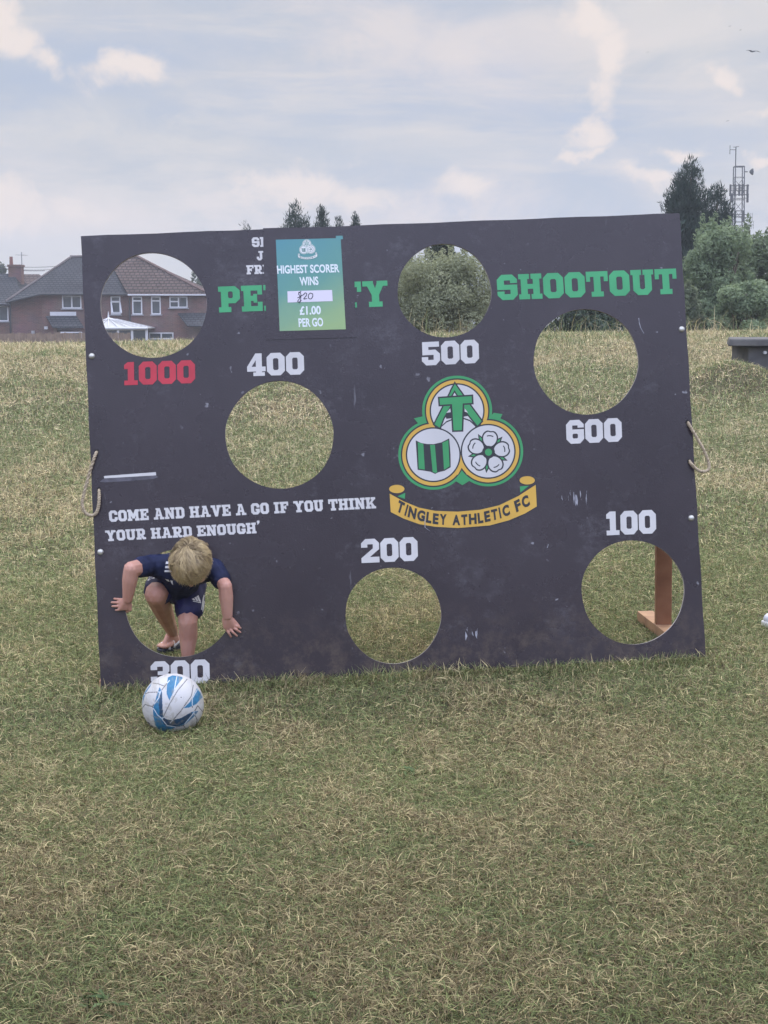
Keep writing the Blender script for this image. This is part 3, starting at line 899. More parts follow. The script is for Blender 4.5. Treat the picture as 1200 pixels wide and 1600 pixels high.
# ------------------------------------------------------------------ price poster on its black card
def poster_paper():
    m = mat('poster_print', (.1, .3, .3), .35)
    nt = m.node_tree; b = nt.nodes['Principled BSDF']
    tc = nt.nodes.new('ShaderNodeTexCoord'); sp = nt.nodes.new('ShaderNodeSeparateXYZ')
    nt.links.new(tc.outputs['Generated'], sp.inputs[0])
    n = nt.nodes.new('ShaderNodeTexNoise'); n.inputs['Scale'].default_value = 2.5; nt.links.new(tc.outputs['Generated'], n.inputs['Vector'])
    a = nt.nodes.new('ShaderNodeMath'); a.operation = 'MULTIPLY_ADD'; a.inputs[1].default_value = -.8
    nt.links.new(sp.outputs[2], a.inputs[0]); 
    c = nt.nodes.new('ShaderNodeMath'); c.operation = 'MULTIPLY_ADD'; c.inputs[1].default_value = .28; c.inputs[2].default_value = .72
    nt.links.new(sp.outputs[0], c.inputs[0]); nt.links.new(c.outputs[0], a.inputs[2])
    d = nt.nodes.new('ShaderNodeMath'); d.operation = 'MULTIPLY_ADD'; d.inputs[1].default_value = .25
    nt.links.new(n.outputs['Fac'], d.inputs[0]); nt.links.new(a.outputs[0], d.inputs[2])
    r = nt.nodes.new('ShaderNodeValToRGB')
    r.color_ramp.elements[0].position = .12; r.color_ramp.elements[0].color = (.09, .28, .32, 1)
    r.color_ramp.elements[1].position = 1.0; r.color_ramp.elements[1].color = (.30, .44, .20, 1)
    e = r.color_ramp.elements.new(.55); e.color = (.12, .31, .27, 1)
    nt.links.new(d.outputs[0], r.inputs[0]); nt.links.new(r.outputs[0], b.inputs['Base Color'])
    return m


def build_poster():
    root = empty('price_poster', bp(486, 517, .006), 'teal to green HIGHEST SCORER WINS price poster on black card', 'poster')
    # black card: a thin slab taped over the old lettering
    card = [(411, 356.5), (412.5, 431), (414.6, 436), (416.5, 531), (558, 527), (554.8, 480), (553.5, 425), (549, 353.6)]
    b = MB(); b.prism([bp(x, y, .0026) for x, y in card], -BN * .0009); b.build('backing_card', M_board, root)
    sh = [(431, 374.6), (524.8, 372.2), (524.8, 368.6), (535.2, 368.2), (536, 373.6), (532.4, 374), (540.3, 514.4), (437, 517.3)]
    sheet = decal('printed_sheet', [([sh], 0)], poster_paper(), root, .0034)
    pl = lambda p: bp(p[0], p[1], .0041)
    ink = mat('poster_white_ink', (.74, .80, .82), .4)
    for line in [('HIGHEST SCORER', (433.4, 428), (530.6, 425.6), (432.4, 414.8), .032), ('WINS', (468.6, 446.4), (498, 445.4), (467.5, 432.8), .032),
                          ('£1.00', (468.4, 492.4), (501.6, 491.4), (467.8, 478.6), .032), ('PER GO', (467, 511.2), (505.4, 510), (466, 497.4), .032)]:
        font_mesh('wording', [line], ink, root, pl)
    decal('prize_strip', [([[(449, 455.1), (518.8, 453), (519.9, 470.5), (449.5, 472.7)]], 0)], mat('white_paper', (.72, .68, .78), .6), root, .0041)
    # hand-written amount
    st = [[(470.5, 455), (467, 457.5), (466.8, 460), (469, 463), (467.5, 467), (465, 471), (468, 471.5), (471, 469)], [(465, 465.5), (472, 461.5), (475.5, 460)], [(466.5, 456.5), (470, 459), (469.5, 470), (468, 473.5)],
          [(474.2, 460.5), (476.5, 457.8), (479, 458.5), (478.5, 462), (474.5, 467), (479.5, 466.3)],
          [(484.5, 458), (482, 461), (482.3, 465.5), (485.5, 467), (488.6, 463.5), (488.3, 459.3), (484.8, 457.8)]]
    ops = []
    for s in st:
        q = [(p.x, p.y) for p in spline([(x, y, 0) for x, y in s], 5)]
        for a, b2 in zip(q, q[1:]):
            d = np.array(b2) - np.array(a); ln = np.linalg.norm(d)
            if ln < 1e-6: continue
            nn = np.array((-d[1], d[0])) / ln * .55; a2 = np.array(a) - d / ln * .2; c2 = np.array(b2) + d / ln * .2
            ops.append(([[tuple(a2 + nn), tuple(c2 + nn), tuple(c2 - nn), tuple(a2 - nn)]], 0))
    decal('handwriting', ops, mat('marker_ink', (.02, .02, .04), .5), root, .0048)
    k = 30.4 / 925
    f = lambda p: (480.6 + (p[0] - 572) * k, 389.6 + (p[1] - 545) * k)
    o = decal('small_crest', tf(crest_ops(), f), [mat('mini_green', (.45, .58, .55), .4), mat('mini_pale', (.72, .75, .72), .4), mat('mini_dark', (.05, .12, .12), .4), mat('mini_white', (.74, .76, .76), .4)], root, .0041)
    # specks of small print along the little scroll
    items = []
    xs = np.linspace(190, 940, 17)
    for i, c in enumerate('TINGLEYATHLETICFC'):
        x0 = xs[i]; y0 = float(np.interp(x0, [140, 300, 540, 800, 1010], [900, 976, 1004, 963, 870]))
        items.append((c, f((x0 - 16, y0)), f((x0 + 16, y0)), f((x0 - 16, y0 - 64)), 0))
    font_mesh('small_crest_wording', items, mat('mini_ink', (.06, .12, .13), .5), o, lambda p: bp(p[0], p[1], .0048))


build_poster()


# ------------------------------------------------------------------ football
def build_ball():
    r = .110
    best = None
    for yy in np.arange(4.6, 6.2, .002):
        c = at(270.2, 1100.5, yy)
        e = abs((c.z - r + .016) - Z(c.x, c.y))
        if best is None or e < best[0]: best = (e, c)
    c = best[1]
    r_px = 47.3
    r = r_px / F * (c - CAM).length * .998
    # local frame seen by the photographer, used to lay out the printed pattern on the sphere
    fw = (CAM - c).normalized(); rt = Vector((0, 0, 1)).cross(fw).normalized(); up = fw.cross(rt)
    # pattern measured on a 1200 px wide enlargement, ball centre (600,610), radius 405
    q = lambda pts: [((x - 600) / 405, -(y - 610) / 405) for x, y in pts]
    blue = [q([(432, 380), (462, 440), (470, 770), (520, 800), (580, 812), (700, 790), (840, 715), (930, 705), (880, 770), (760, 870), (640, 905), (540, 950), (440, 955), (370, 880), (345, 760), (345, 640), (372, 560), (400, 470)]),
            q([(540, 260), (600, 232), (720, 255), (735, 272), (640, 390), (600, 470), (556, 560), (520, 470), (525, 380)]),
            q([(735, 665), (820, 585), (880, 480), (915, 410), (960, 470), (985, 530), (900, 620), (800, 662)]),
            q([(215, 490), (245, 430), (330, 320), (310, 370), (250, 450), (215, 560), (203, 620)])]
    dark = [q([(470, 770), (520, 800), (580, 812), (700, 790), (840, 715), (850, 770), (750, 860), (640, 900), (560, 900), (480, 860), (455, 800)]),
            q([(432, 500), (460, 440), (470, 770), (430, 760), (420, 620)])]
    seams = [q(p) for p in ([(462, 790), (560, 600), (660, 440), (790, 290)], [(560, 850), (700, 700), (840, 510), (870, 370)], [(215, 475), (290, 445), (440, 445), (500, 370), (560, 300)],
                            [(345, 325), (420, 340), (490, 370)], [(190, 660), (240, 600), (335, 630), (420, 520), (440, 445)], [(335, 630), (400, 740), (460, 790)], [(460, 800), (520, 880), (640, 905), (730, 890), (790, 970)],
                            [(730, 890), (860, 740), (920, 640), (1000, 740)], [(870, 730), (910, 820), (900, 920)], [(620, 430), (640, 330), (660, 240)], [(850, 660), (850, 545), (920, 430)])]
    me = bpy.data.meshes.new('football')
    bm = bmesh.new(); bmesh.ops.create_uvsphere(bm, u_segments=420, v_segments=210, radius=r)
    bm.to_mesh(me); bm.free()
    n = len(me.vertices); co = np.empty(n * 3, np.float32); me.vertices.foreach_get('co', co); co = co.reshape(-1, 3) / r
    X = co @ np.array(rt); Y = co @ np.array(up); Zf = co @ np.array(fw)
    # the far side carries the same print turned half way round
    back = Zf < 0
    P = np.stack([np.where(back, -Y, X), np.where(back, X, Y)], 1)
    C = np.tile(np.array([.53, .52, .52]), (n, 1))
    C *= (1 - .10 * sstep(.5, .75, fbm(X * 4 + 9, Y * 4 + Zf * 3, 5)))[:, None]
    for p in blue: C[inside([p], P)] = (.024, .150, .285)
    for p in dark: C[inside([p], P)] = (.014, .050, .105)
    g = fbm(P[:, 0] * 14, P[:, 1] * 14, 9)
    bl = C[:, 0] < .2
    C[bl] *= (.75 + .6 * g[bl])[:, None]
    D = np.full(n, 9.)
    for s in seams:
        for a, b in zip(s, s[1:]):
            a = np.array(a); b = np.array(b); d = b - a; t = np.clip(((P - a) @ d) / (d @ d), 0, 1)
            D = np.minimum(D, np.linalg.norm(P - a - t[:, None] * d, axis=1))
    seam = D < .013
    C[seam] = np.where(bl[seam][:, None], (.55, .6, .66), (.10, .10, .11))
    C[np.linalg.norm(P - np.array(q([(708, 524)])[0]), axis=1) < .02] = (.03, .03, .03)
    ring = np.abs(np.linalg.norm(P - np.array(q([(708, 520)])[0]), axis=1) - .085) < .006
    C[ring & (fbm(P[:, 0] * 20, P[:, 1] * 20, 4) > .5)] = (.4, .4, .42)
    # remains of black printing low on the left
    for a, b in zip(q([(245, 830), (275, 835), (290, 850), (285, 880), (320, 885), (340, 910), (325, 925)]), q([(275, 835), (290, 850), (285, 880), (320, 885), (340, 910), (325, 925), (300, 925)])):
        a = np.array(a); b = np.array(b); d = b - a; t = np.clip(((P - a) @ d) / (d @ d), 0, 1)
        C[(np.linalg.norm(P - a - t[:, None] * d, axis=1) < .018) & ~back] = (.03, .03, .04)
    mudp = sstep(.5, .72, fbm(X * 5 + 2, Zf * 5 + Y * 4, 31)) * sstep(.1, -.9, Y)
    scf = sstep(.60, .70, fbm(X * 9 + 4, Y * 9 + Zf * 6, 77)) * .35
    C = C * (1 - scf[:, None]) + np.array((.28, .25, .19)) * scf[:, None]
    C = C * (1 - .45 * mudp[:, None]) + np.array((.16, .12, .07)) * (.45 * mudp[:, None])
    # grooves
    nv = (1 - .006 * np.exp(-(D / .012) ** 2))[:, None] * co * r
    me.vertices.foreach_set('co', nv.astype(np.float32).ravel())
    a_ = me.color_attributes.new('tint', 'FLOAT_COLOR', 'POINT'); rgba = np.ones((n, 4), np.float32); rgba[:, :3] = C
    a_.data.foreach_set('color', rgba.ravel())
    me.polygons.foreach_set('use_smooth', np.ones(len(me.polygons), bool))
    me.materials.append(attr_mat('ball_leather', .42, .5))
    o = link('football', me); o.location = c
    tag(o, 'white football with blue flashes resting on the grass', 'ball')
    return c, r


BALL_C, BALL_R = build_ball()


# ------------------------------------------------------------------ rounded bodies
def hull_into(bm, pts):
    """convex hull of spheres: pts = [(centre, radius)...]"""
    for c, r in pts:
        for d in _ICO: bm.verts.new(Vector(c) + d * r)
    bmesh.ops.convex_hull(bm, input=list(bm.verts))
    loose = [v for v in bm.verts if not v.link_faces]
    if loose: bmesh.ops.delete(bm, geom=loose, context='VERTS')


def _ico():
    b = bmesh.new(); bmesh.ops.create_icosphere(b, subdivisions=2, radius=1)
    r = [v.co.copy() for v in b.verts]; b.free(); return r


_ICO = _ico()


def blob(name, chains, voxel, smooth_it, mats, parent=None, wrinkle=None):
    """one continuous skin from overlapping hulls: voxel union, then smoothed"""
    parts = []
    for ch in chains:
        groups = [ch] if isinstance(ch, tuple) else [tuple(ch[i:i + 2]) for i in range(len(ch) - 1)]
        for g in groups:
            bm = bmesh.new(); hull_into(bm, list(g)); parts.append(bm)
    big = bmesh.new()
    for b in parts:
        me = bpy.data.meshes.new('x'); b.to_mesh(me); b.free(); big.from_mesh(me); bpy.data.meshes.remove(me)
    bmesh.ops.recalc_face_normals(big, faces=big.faces)
    me = bpy.data.meshes.new(name); big.to_mesh(me); big.free()
    o = bpy.data.objects.new(name, me); COL.objects.link(o)
    r = o.modifiers.new('r', 'REMESH'); r.mode = 'VOXEL'; r.voxel_size = voxel
    s = o.modifiers.new('s', 'SMOOTH'); s.factor = .5; s.iterations = smooth_it
    dg = bpy.context.evaluated_depsgraph_get(); dg.update()
    new = bpy.data.meshes.new_from_object(o.evaluated_get(dg))
    bpy.data.objects.remove(o); bpy.data.meshes.remove(me)
    new.name = name
    n = len(new.vertices); co = np.empty(n * 3, np.float32); new.vertices.foreach_get('co', co); co = co.reshape(-1, 3)
    if wrinkle:
        nr = np.empty(n * 3, np.float32); new.vertices.foreach_get('normal', nr); nr = nr.reshape(-1, 3)
        amp, fr = wrinkle
        w = fbm(co[:, 0] * fr + co[:, 1] * fr * .6, co[:, 2] * fr * .8 - co[:, 1] * fr * .5, 3, 3) - .5
        w = 1 - np.abs(w * 4); co = co + nr * (w * amp)[:, None]
        new.vertices.foreach_set('co', co.astype(np.float32).ravel())
    new.polygons.foreach_set('use_smooth', np.ones(len(new.polygons), bool))
    new.materials.clear()
    for m in (mats if isinstance(mats, (list, tuple)) else [mats]): new.materials.append(m)
    new.update()
    return link(name, new, parent)


def bvh_of(o):
    me = o.data
    return BVHTree.FromPolygons([v.co.copy() for v in me.vertices], [tuple(p.vertices) for p in me.polygons])


# ------------------------------------------------------------------ the boy climbing through the hole
def build_boy():
    J = lambda px, py, off: bp(px, py, off)
    gy = on_ground(262, 1016, .02)
    root = empty('person', Vector((gy.x, gy.y, Z(gy.x, gy.y))), 'small fair-haired child in navy kit bending through the lowest left hole', 'person')
    skin = mat('child_skin', (.58, .32, .25), .5, .0, 11, .04, .4, (.49, .24, .18), detail=7)
    skin.node_tree.nodes['Principled BSDF'].inputs['Subsurface Weight'].default_value = .15
    skin.node_tree.nodes['Principled BSDF'].inputs['Subsurface Radius'].default_value = (.02, .008, .004)
    navy = mat('navy_jersey', (.013, .018, .055), .75, .25, 30, .1, .3)
    navy2 = mat('navy_shorts', (.016, .016, .075), .55, .25, 24, .1, .4)
    white = mat('white_print', (.70, .70, .74), .6)
    chains = []
    # head: tipped forward, crown towards the viewer
    hc = J(298, 882, .125)
    tc_ = R(76); toward = Vector((0, -1, 0)); upw = Vector((0, 0, 1))
    hup = (upw * math.cos(tc_) + toward * math.sin(tc_)).normalized(); hfw = (toward * math.cos(tc_) - upw * math.sin(tc_)).normalized(); hrt = hfw.cross(hup).normalized()
    H = lambda a, b, c: hc + hrt * a + hfw * b + hup * c
    chains.append(((H(0, -.013, .010), .060), (H(0, .022, .006), .055), (H(0, .032, -.045), .037), (H(0, .01, -.02), .053)))       # skull and jaw
    chains.append(((H(0, .078, -.022), .009), (H(0, .068, .000), .006)))                                       # nose
    chains.append(((H(.02, .064, -.053), .007), (H(-.02, .064, -.053), .007)))                               # mouth
    chains.append(((H(.033, .048, -.03), .022), (H(-.033, .048, -.03), .022), (H(0, .045, -.06), .02)))         # cheeks
    for s in (-1, 1):
        chains.append(((H(.061 * s, -.005, -.012), .009), (H(.066 * s, -.012, .008), .010), (H(.064 * s, -.004, -.024), .006)))   # ears
    nb = J(292, 884, .02); chest = J(286, 893, -.03); belly = J(279, 905, -.13); hip = J(276, 912, -.22)
    chains.append([(H(0, -.02, -.05), .036), (nb, .040)])
    shL, shR = J(238, 883, -.005), J(335, 889, -.01)
    chains.append(((shL, .032), (shR, .032), (chest, .062), (nb, .038)))
    chains.append([(chest, .070), (belly, .078), (hip, .080)])
    # arms
    elL, wrL = J(205, 889, .095), J(199.5, 936, .042)
    elR, wrR = J(352, 916, .085), J(355.5, 962, .042)
    chains.append([(shL, .036), (elL.lerp(shL, .5), .035), (elL, .031), (elL.lerp(wrL, .35), .0315), (wrL, .0205)])
    chains.append([(shR, .033), (elR.lerp(shR, .5), .030), (elR, .028), (elR.lerp(wrR, .35), .029), (wrR, .0205)])
    # hands: palms pressed on the face of the board, fingers spread and bent
    def hand(wr, palm, tips, thumb, knuck):
        ps = [J(*p) for p in palm]
        chains.append(tuple([(wr, .0165)] + [(p, .0105) for p in ps]))
        for k_, t_ in zip(knuck, tips):
            a = J(*k_); c = J(*t_); m_ = a.lerp(c, .5) + BN * .006
            chains.append([(a, .0062), (m_, .0056), (c, .0046)])
        a, b, c = (J(*p) for p in thumb)
        chains.append([(a, .0085), (b, .0078), (c, .006)])
    hand(wrL, [(202, 941, .030), (199, 950, .022), (189, 940, .022), (189, 950, .020)],
         [(178.5, 935.5, .009), (174.5, 941.2, .009), (175.5, 947.3, .009), (181, 953.3, .009)],
         [(203, 944, .026), (203.5, 952, .018), (198, 955.5, .010)],
         [(191, 936.8, .022), (188.5, 941.8, .022), (188.5, 947, .02), (191, 952, .018)])
    hand(wrR, [(350.5, 969, .030), (360, 968, .028), (353, 980, .022), (364, 977, .022)],
         [(376.0, 981.5, .009), (375.6, 988, .009), (370, 993.5, .009), (361.0, 995, .009)],
         [(361, 966, .026), (367.5, 972.5, .018), (372.8, 978.2, .011)],
         [(364, 975.5, .022), (362, 979, .022), (358, 982, .022), (354, 983, .02)])
    # legs
    knL, anL = J(243, 929, -.045), J(263, 1000, -.0) 
    an = gy + Vector((.018, .035, .075)); 
    anL = an
    hipL, hipR = J(258, 912, -.2), J(297, 916, -.19)
    knR = J(293.5, 972, -.11)
    gr = bp(293, 1040, -.17); grz = Z(gr.x, gr.y)
    anR = Vector((gr.x + .002, gr.y, grz + .085))
    chains.append([(hipL, .062), (knL.lerp(hipL, .4), .053), (knL, .045), (knL.lerp(anL, .35) + Vector((0, .012, 0)), .044), (knL.lerp(anL, .75), .033), (anL, .026)])
    chains.append([(hipR, .060), (knR.lerp(hipR, .4), .048), (knR, .0395), (knR.lerp(anR, .4) + Vector((0, .012, 0)), .039), (knR.lerp(anR, .8), .028), (anR, .025)])
    # feet
    toesd = (at(247, 1019, gy.y - .07) - at(275, 1004, gy.y + .05)); toesd.z = 0; toesd.normalize()
    gz = Z(gy.x, gy.y) + .045
    heel = Vector((anL.x, anL.y, gz + .005)) - toesd * .02
    chains.append(((anL, .024), (heel, .020), (heel + toesd * .07, .018)))
    side = Vector((-toesd.y, toesd.x, 0))
    for k in range(5):
        w = (k - 2) * .0115
        base = heel + toesd * (.085 - .004 * abs(k - 3)) + side * w
        chains.append([(heel + toesd * .05 + side * w * .7, .014), (base + Vector((0, 0, -.004)), .010), (base + toesd * .022 + Vector((0, 0, -.006)), .0078)])
    tR = Vector((.05, -1, 0)).normalized(); heelR = Vector((anR.x, anR.y + .015, grz + .045))
    chains.append(((anR, .024), (heelR, .021), (heelR + tR * .08, .017)))
    for k in range(5):
        w = (k - 2) * .0115; sd_ = Vector((1, .05, 0))
        base = heelR + tR * (.095 - .004 * abs(k - 1)) + sd_ * w
        chains.append([(heelR + tR * .05 + sd_ * w * .7, .014), (base + Vector((0, 0, -.004)), .010), (base + tR * .022 + Vector((0, 0, -.006)), .0078)])
    blob('body', chains, .0022, 4, skin, root)
    # eyes (closed to the ground, seen only from below)
    for s in (-1, 1):
        bm = bmesh.new(); bmesh.ops.create_uvsphere(bm, u_segments=16, v_segments=10, radius=.0095, matrix=Matrix.Translation(H(.025 * s, .060, -.004)))
        me = bpy.data.meshes.new('eye'); bm.to_mesh(me); bm.free(); me.materials.append(mat('eye_white', (.6, .6, .62), .2)); link('eye', me, root)
    # t-shirt
    slL = shL.lerp(elL, .52); slR = shR.lerp(elR, .62)
    sh = [((shL, .042), (shR, .042), (chest, .074), (nb, .046)), [(chest, .080), (belly, .089), (hip.lerp(belly, .4), .090)],
          [(shL, .043), (slL, .0425)], [(shR, .042), (slR, .040)],
          ((shL, .044), (shR, .044), (J(285, 886, -.09), .06))]
    # belly hem hanging below the chest
    sh.append(((J(262, 905, -.10), .035), (J(300, 906, -.10), .035), (J(282, 908, -.16), .05)))
    shirt = blob('t_shirt', sh, .0045, 4, navy, root, (.0022, 26))
    # shorts
    hemL = hipL.lerp(knL, .62); hemR = hipR.lerp(knR, .66)
    so = [((hip, .088), (hipL, .07), (hipR, .07)), [(hipL, .072), (hemL, .064)], [(hipR, .070), (hemR, .056)],
          ((hipR, .068), (hemR + Vector((.018, .0, .002)), .046)), ((hipL, .06), (hipR, .06), (J(278, 925, -.15), .05))]
    shorts = blob('shorts', so, .0045, 3, navy2, root, (.002, 24))
    # printed marks, laid on to the cloth
    def on_cloth(cloth, name, polys, extra=.0018):
        bv = bvh_of(cloth)
        def place(p):
            d = ray(*p).normalized(); h = bv.ray_cast(CAM, d)
            if h[0] is None: return None
            return h[0] - d * extra
        ops = [([p], 0) for p in polys]
        vs = []
        # refine edges so that the marks follow the folds
        fine = []
        for p in polys:
            q = []
            for a, b in zip(p, p[1:] + p[:1]):
                for t in np.linspace(0, 1, 7)[:-1]: q.append((a[0] + (b[0] - a[0]) * t, a[1] + (b[1] - a[1]) * t))
            fine.append(q)
        A, T, c = paint([([p], 0) for p in fine])
        pts = [place(a) for a in A]
        fs = [tuple(int(i) for i in t) for t in T if all(pts[int(i)] is not None for i in t)]
        if fs and len(polys) == 1:
            par = list(range(len(pts)))
            def find(i):
                while par[i] != i: i = par[i]
                return i
            for t in fs:
                for q_ in t[1:]: par[find(q_)] = find(t[0])
            cnt_ = {}
            for t in fs: cnt_[find(t[0])] = cnt_.get(find(t[0]), 0) + 1
            best_ = max(cnt_, key=cnt_.get); fs = [t for t in fs if find(t[0]) == best_]
            used_ = sorted({i for t in fs for i in t}); ren = {u: k for k, u in enumerate(used_)}
            pts = [pts[u] for u in used_]; fs = [tuple(ren[i] for i in t) for t in fs]
        if fs:
            mesh_obj(name, [p if p is not None else Vector((0, 0, 0)) for p in pts], fs, white, cloth)
    c7 = lambda pts: [(160 + x / 5.217, 830 + y / 5.217) for x, y in pts]
    for q_ in [c7([(519, 247), (562, 245), (562, 266), (515, 268)]), c7([(513, 283), (560, 281), (562, 302), (511, 302)]), c7([(508, 317), (566, 317), (570, 334), (505, 333)])]: on_cloth(shirt, 'sleeve_stripe', [q_])
    on_cloth(shorts, 'three_bar_badge', [c7([(728, 552), (746, 545), (760, 566), (740, 562)]), c7([(750, 541), (766, 533), (784, 571), (766, 568)]), c7([(768, 530), (783, 522), (804, 576), (789, 573)]), c7([(738, 567), (805, 580), (804, 586), (737, 572)])])
    for q_ in [c7([(862, 448), (868, 448), (836, 560), (822, 655), (814, 655), (826, 560)]), c7([(850, 456), (856, 455), (828, 545), (812, 640), (806, 640), (818, 545)])]: on_cloth(shorts, 'side_stripe', [q_])
    for q_ in [c7([(366, 398), (410, 366), (444, 368), (440, 380), (400, 388), (372, 404)]), c7([(380, 380), (388, 340), (396, 342), (392, 366)])]: on_cloth(shorts, 'side_stripe', [q_])
    for q_ in [c7([(512, 390), (540, 396), (548, 412), (528, 406)]), c7([(552, 400), (572, 404), (576, 440), (562, 424)])]: on_cloth(shirt, 'small_badge', [q_])
    # sandals
    soleM = mat('navy_rubber', (.02, .022, .04), .7); strapM = mat('white_strap', (.66, .66, .68), .5)
    for hl, dr, z0 in ((heel, toesd, Z(heel.x, heel.y) + .014), (heelR, tR, grz + .014)):
        sdv = Vector((-dr.y, dr.x, 0))
        out = [(-.03, -.016), (-.034, 0), (-.03, .016), (.0, .024), (.05, .030), (.09, .031), (.115, .022), (.122, 0), (.115, -.02), (.09, -.028), (.05, -.026), (.0, -.023)]
        poly = [Vector((hl.x, hl.y, z0)) + dr * a + sdv * b for a, b in out]
        b = MB(); b.prism(poly, (0, 0, .018)); s_ = b.build('sandal', soleM, root)
        bevel(s_, .004)
        b = MB()
        for a0, hgt in ((.052, .036), (.088, .026)):
            arc = [Vector((hl.x, hl.y, z0)) + dr * (a0 - .012 * math.sin(t)) + sdv * (.030 * math.cos(t)) + Vector((0, 0, .014 + hgt * math.sin(t))) for t in np.linspace(0, math.pi, 13)]
            b.tube(arc, .0052, 6)
        arc = [Vector((hl.x, hl.y, z0)) + dr * (-.02 - .012 * math.sin(t)) + sdv * (.026 * math.cos(t)) + Vector((0, 0, .045)) for t in np.linspace(0, math.pi, 11)]
        b.tube([Vector((hl.x, hl.y, z0)) + dr * .05 + sdv * .028 + Vector((0, 0, .02))] + arc + [Vector((hl.x, hl.y, z0)) + dr * .05 - sdv * .026 + Vector((0, 0, .02))], .0048, 6)
        b.build('strap', strapM, s_, True)
    # hair: a close cap and several thousand locks that fall from the crown
    hair_m = attr_mat('fair_hair', .45, .4)
    ax = np.array((.0685, .084, .078)); cen = np.array(H(0, -.010, .010))
    B = np.array([hrt, hfw, hup])
    hr = np.random.default_rng(3)
    crown = np.array((.08, -.62, .78)); crown /= np.linalg.norm(crown)
    VV, FF, CC = [], [], []
    ns = 7; locks = 0
    while locks < 430:
        d = hr.normal(size=3); d /= np.linalg.norm(d)
        lim = -.25 + .55 * max(0, d[1]) - .35 * max(0, -d[1])
        if d[2] < lim: continue
        t0 = d - crown * (d @ crown); nt_ = np.linalg.norm(t0)
        if nt_ < .03: continue
        t0 /= nt_
        sw = np.cross(d, t0)
        tdir = t0 + sw * (.35 + .45 * math.sin(d[0] * 5 + d[1] * 4) + hr.normal() * .33); tdir /= np.linalg.norm(tdir)
        Ll = hr.uniform(.42, .80); lift = hr.uniform(.002, .013); curl = hr.normal() * .9; flick = hr.uniform(-.002, .010)
        tone0 = np.clip(.55 + hr.normal() * .22, 0, 1)
        for q in range(22):
            jit = hr.normal(size=3) * .085; p = d + jit - d * (jit @ d); p /= np.linalg.norm(p)
            tv = tdir - (p - d) * hr.uniform(.4, 1.1) + sw * hr.normal() * .08; tv = tv - p * (tv @ p); tv /= np.linalg.norm(tv)
            L_ = Ll * hr.uniform(.7, 1.1); w = hr.uniform(.0007, .0015); lf = lift + hr.uniform(-.0015, .003)
            tone = min(1, max(0, tone0 + hr.normal() * .16))
            col = np.array((.20, .138, .07)) * (1 - tone) + np.array((.54, .41, .215)) * tone
            base = len(VV)
            for k in range(ns + 1):
                f_ = k / ns
                pos = p * (ax + lf * math.sin(min(1, f_ * 1.5 + .12) * math.pi * .5) + flick * f_ ** 3)
                s_ = np.cross(p, tv); s_ /= np.linalg.norm(s_)
                ww = w * (1 - .8 * f_ ** 2) * (.5 + .5 * min(1, f_ * 4))
                for sg in (-1, 1):
                    VV.append(cen + (pos + s_ * ww * sg) @ B); CC.append(col * (.72 + .45 * f_))
                st = L_ / ns
                tv = tv + s_ * curl * st
                p = p + tv * st; p /= np.linalg.norm(p)
                tv = tv - p * (tv @ p); tv /= np.linalg.norm(tv)
            for k in range(ns):
                a = base + 2 * k
                FF.append((a, a + 1, a + 3, a + 2))
        locks += 1
    hair = np_mesh('hair', np.array(VV), np.array(FF), np.array(CC), hair_m, root)
    bm = bmesh.new(); bmesh.ops.create_uvsphere(bm, u_segments=40, v_segments=24, radius=1)
    kill = [v for v in bm.verts if v.co.z < -.28 + .62 * max(0, v.co.y)]
    bmesh.ops.delete(bm, geom=kill, context='VERTS')
    for v in bm.verts: v.co = Vector(cen + (np.array(v.co) * (ax * 1.005)) @ B)
    me = bpy.data.meshes.new('scalp'); bm.to_mesh(me); bm.free()
    me.polygons.foreach_set('use_smooth', [True] * len(me.polygons)); me.materials.append(mat('hair_root', (.13, .088, .042), .7, .3, 60))
    link('scalp', me, hair)
    return root, [heel, heelR]


BOY, FEET = build_boy()


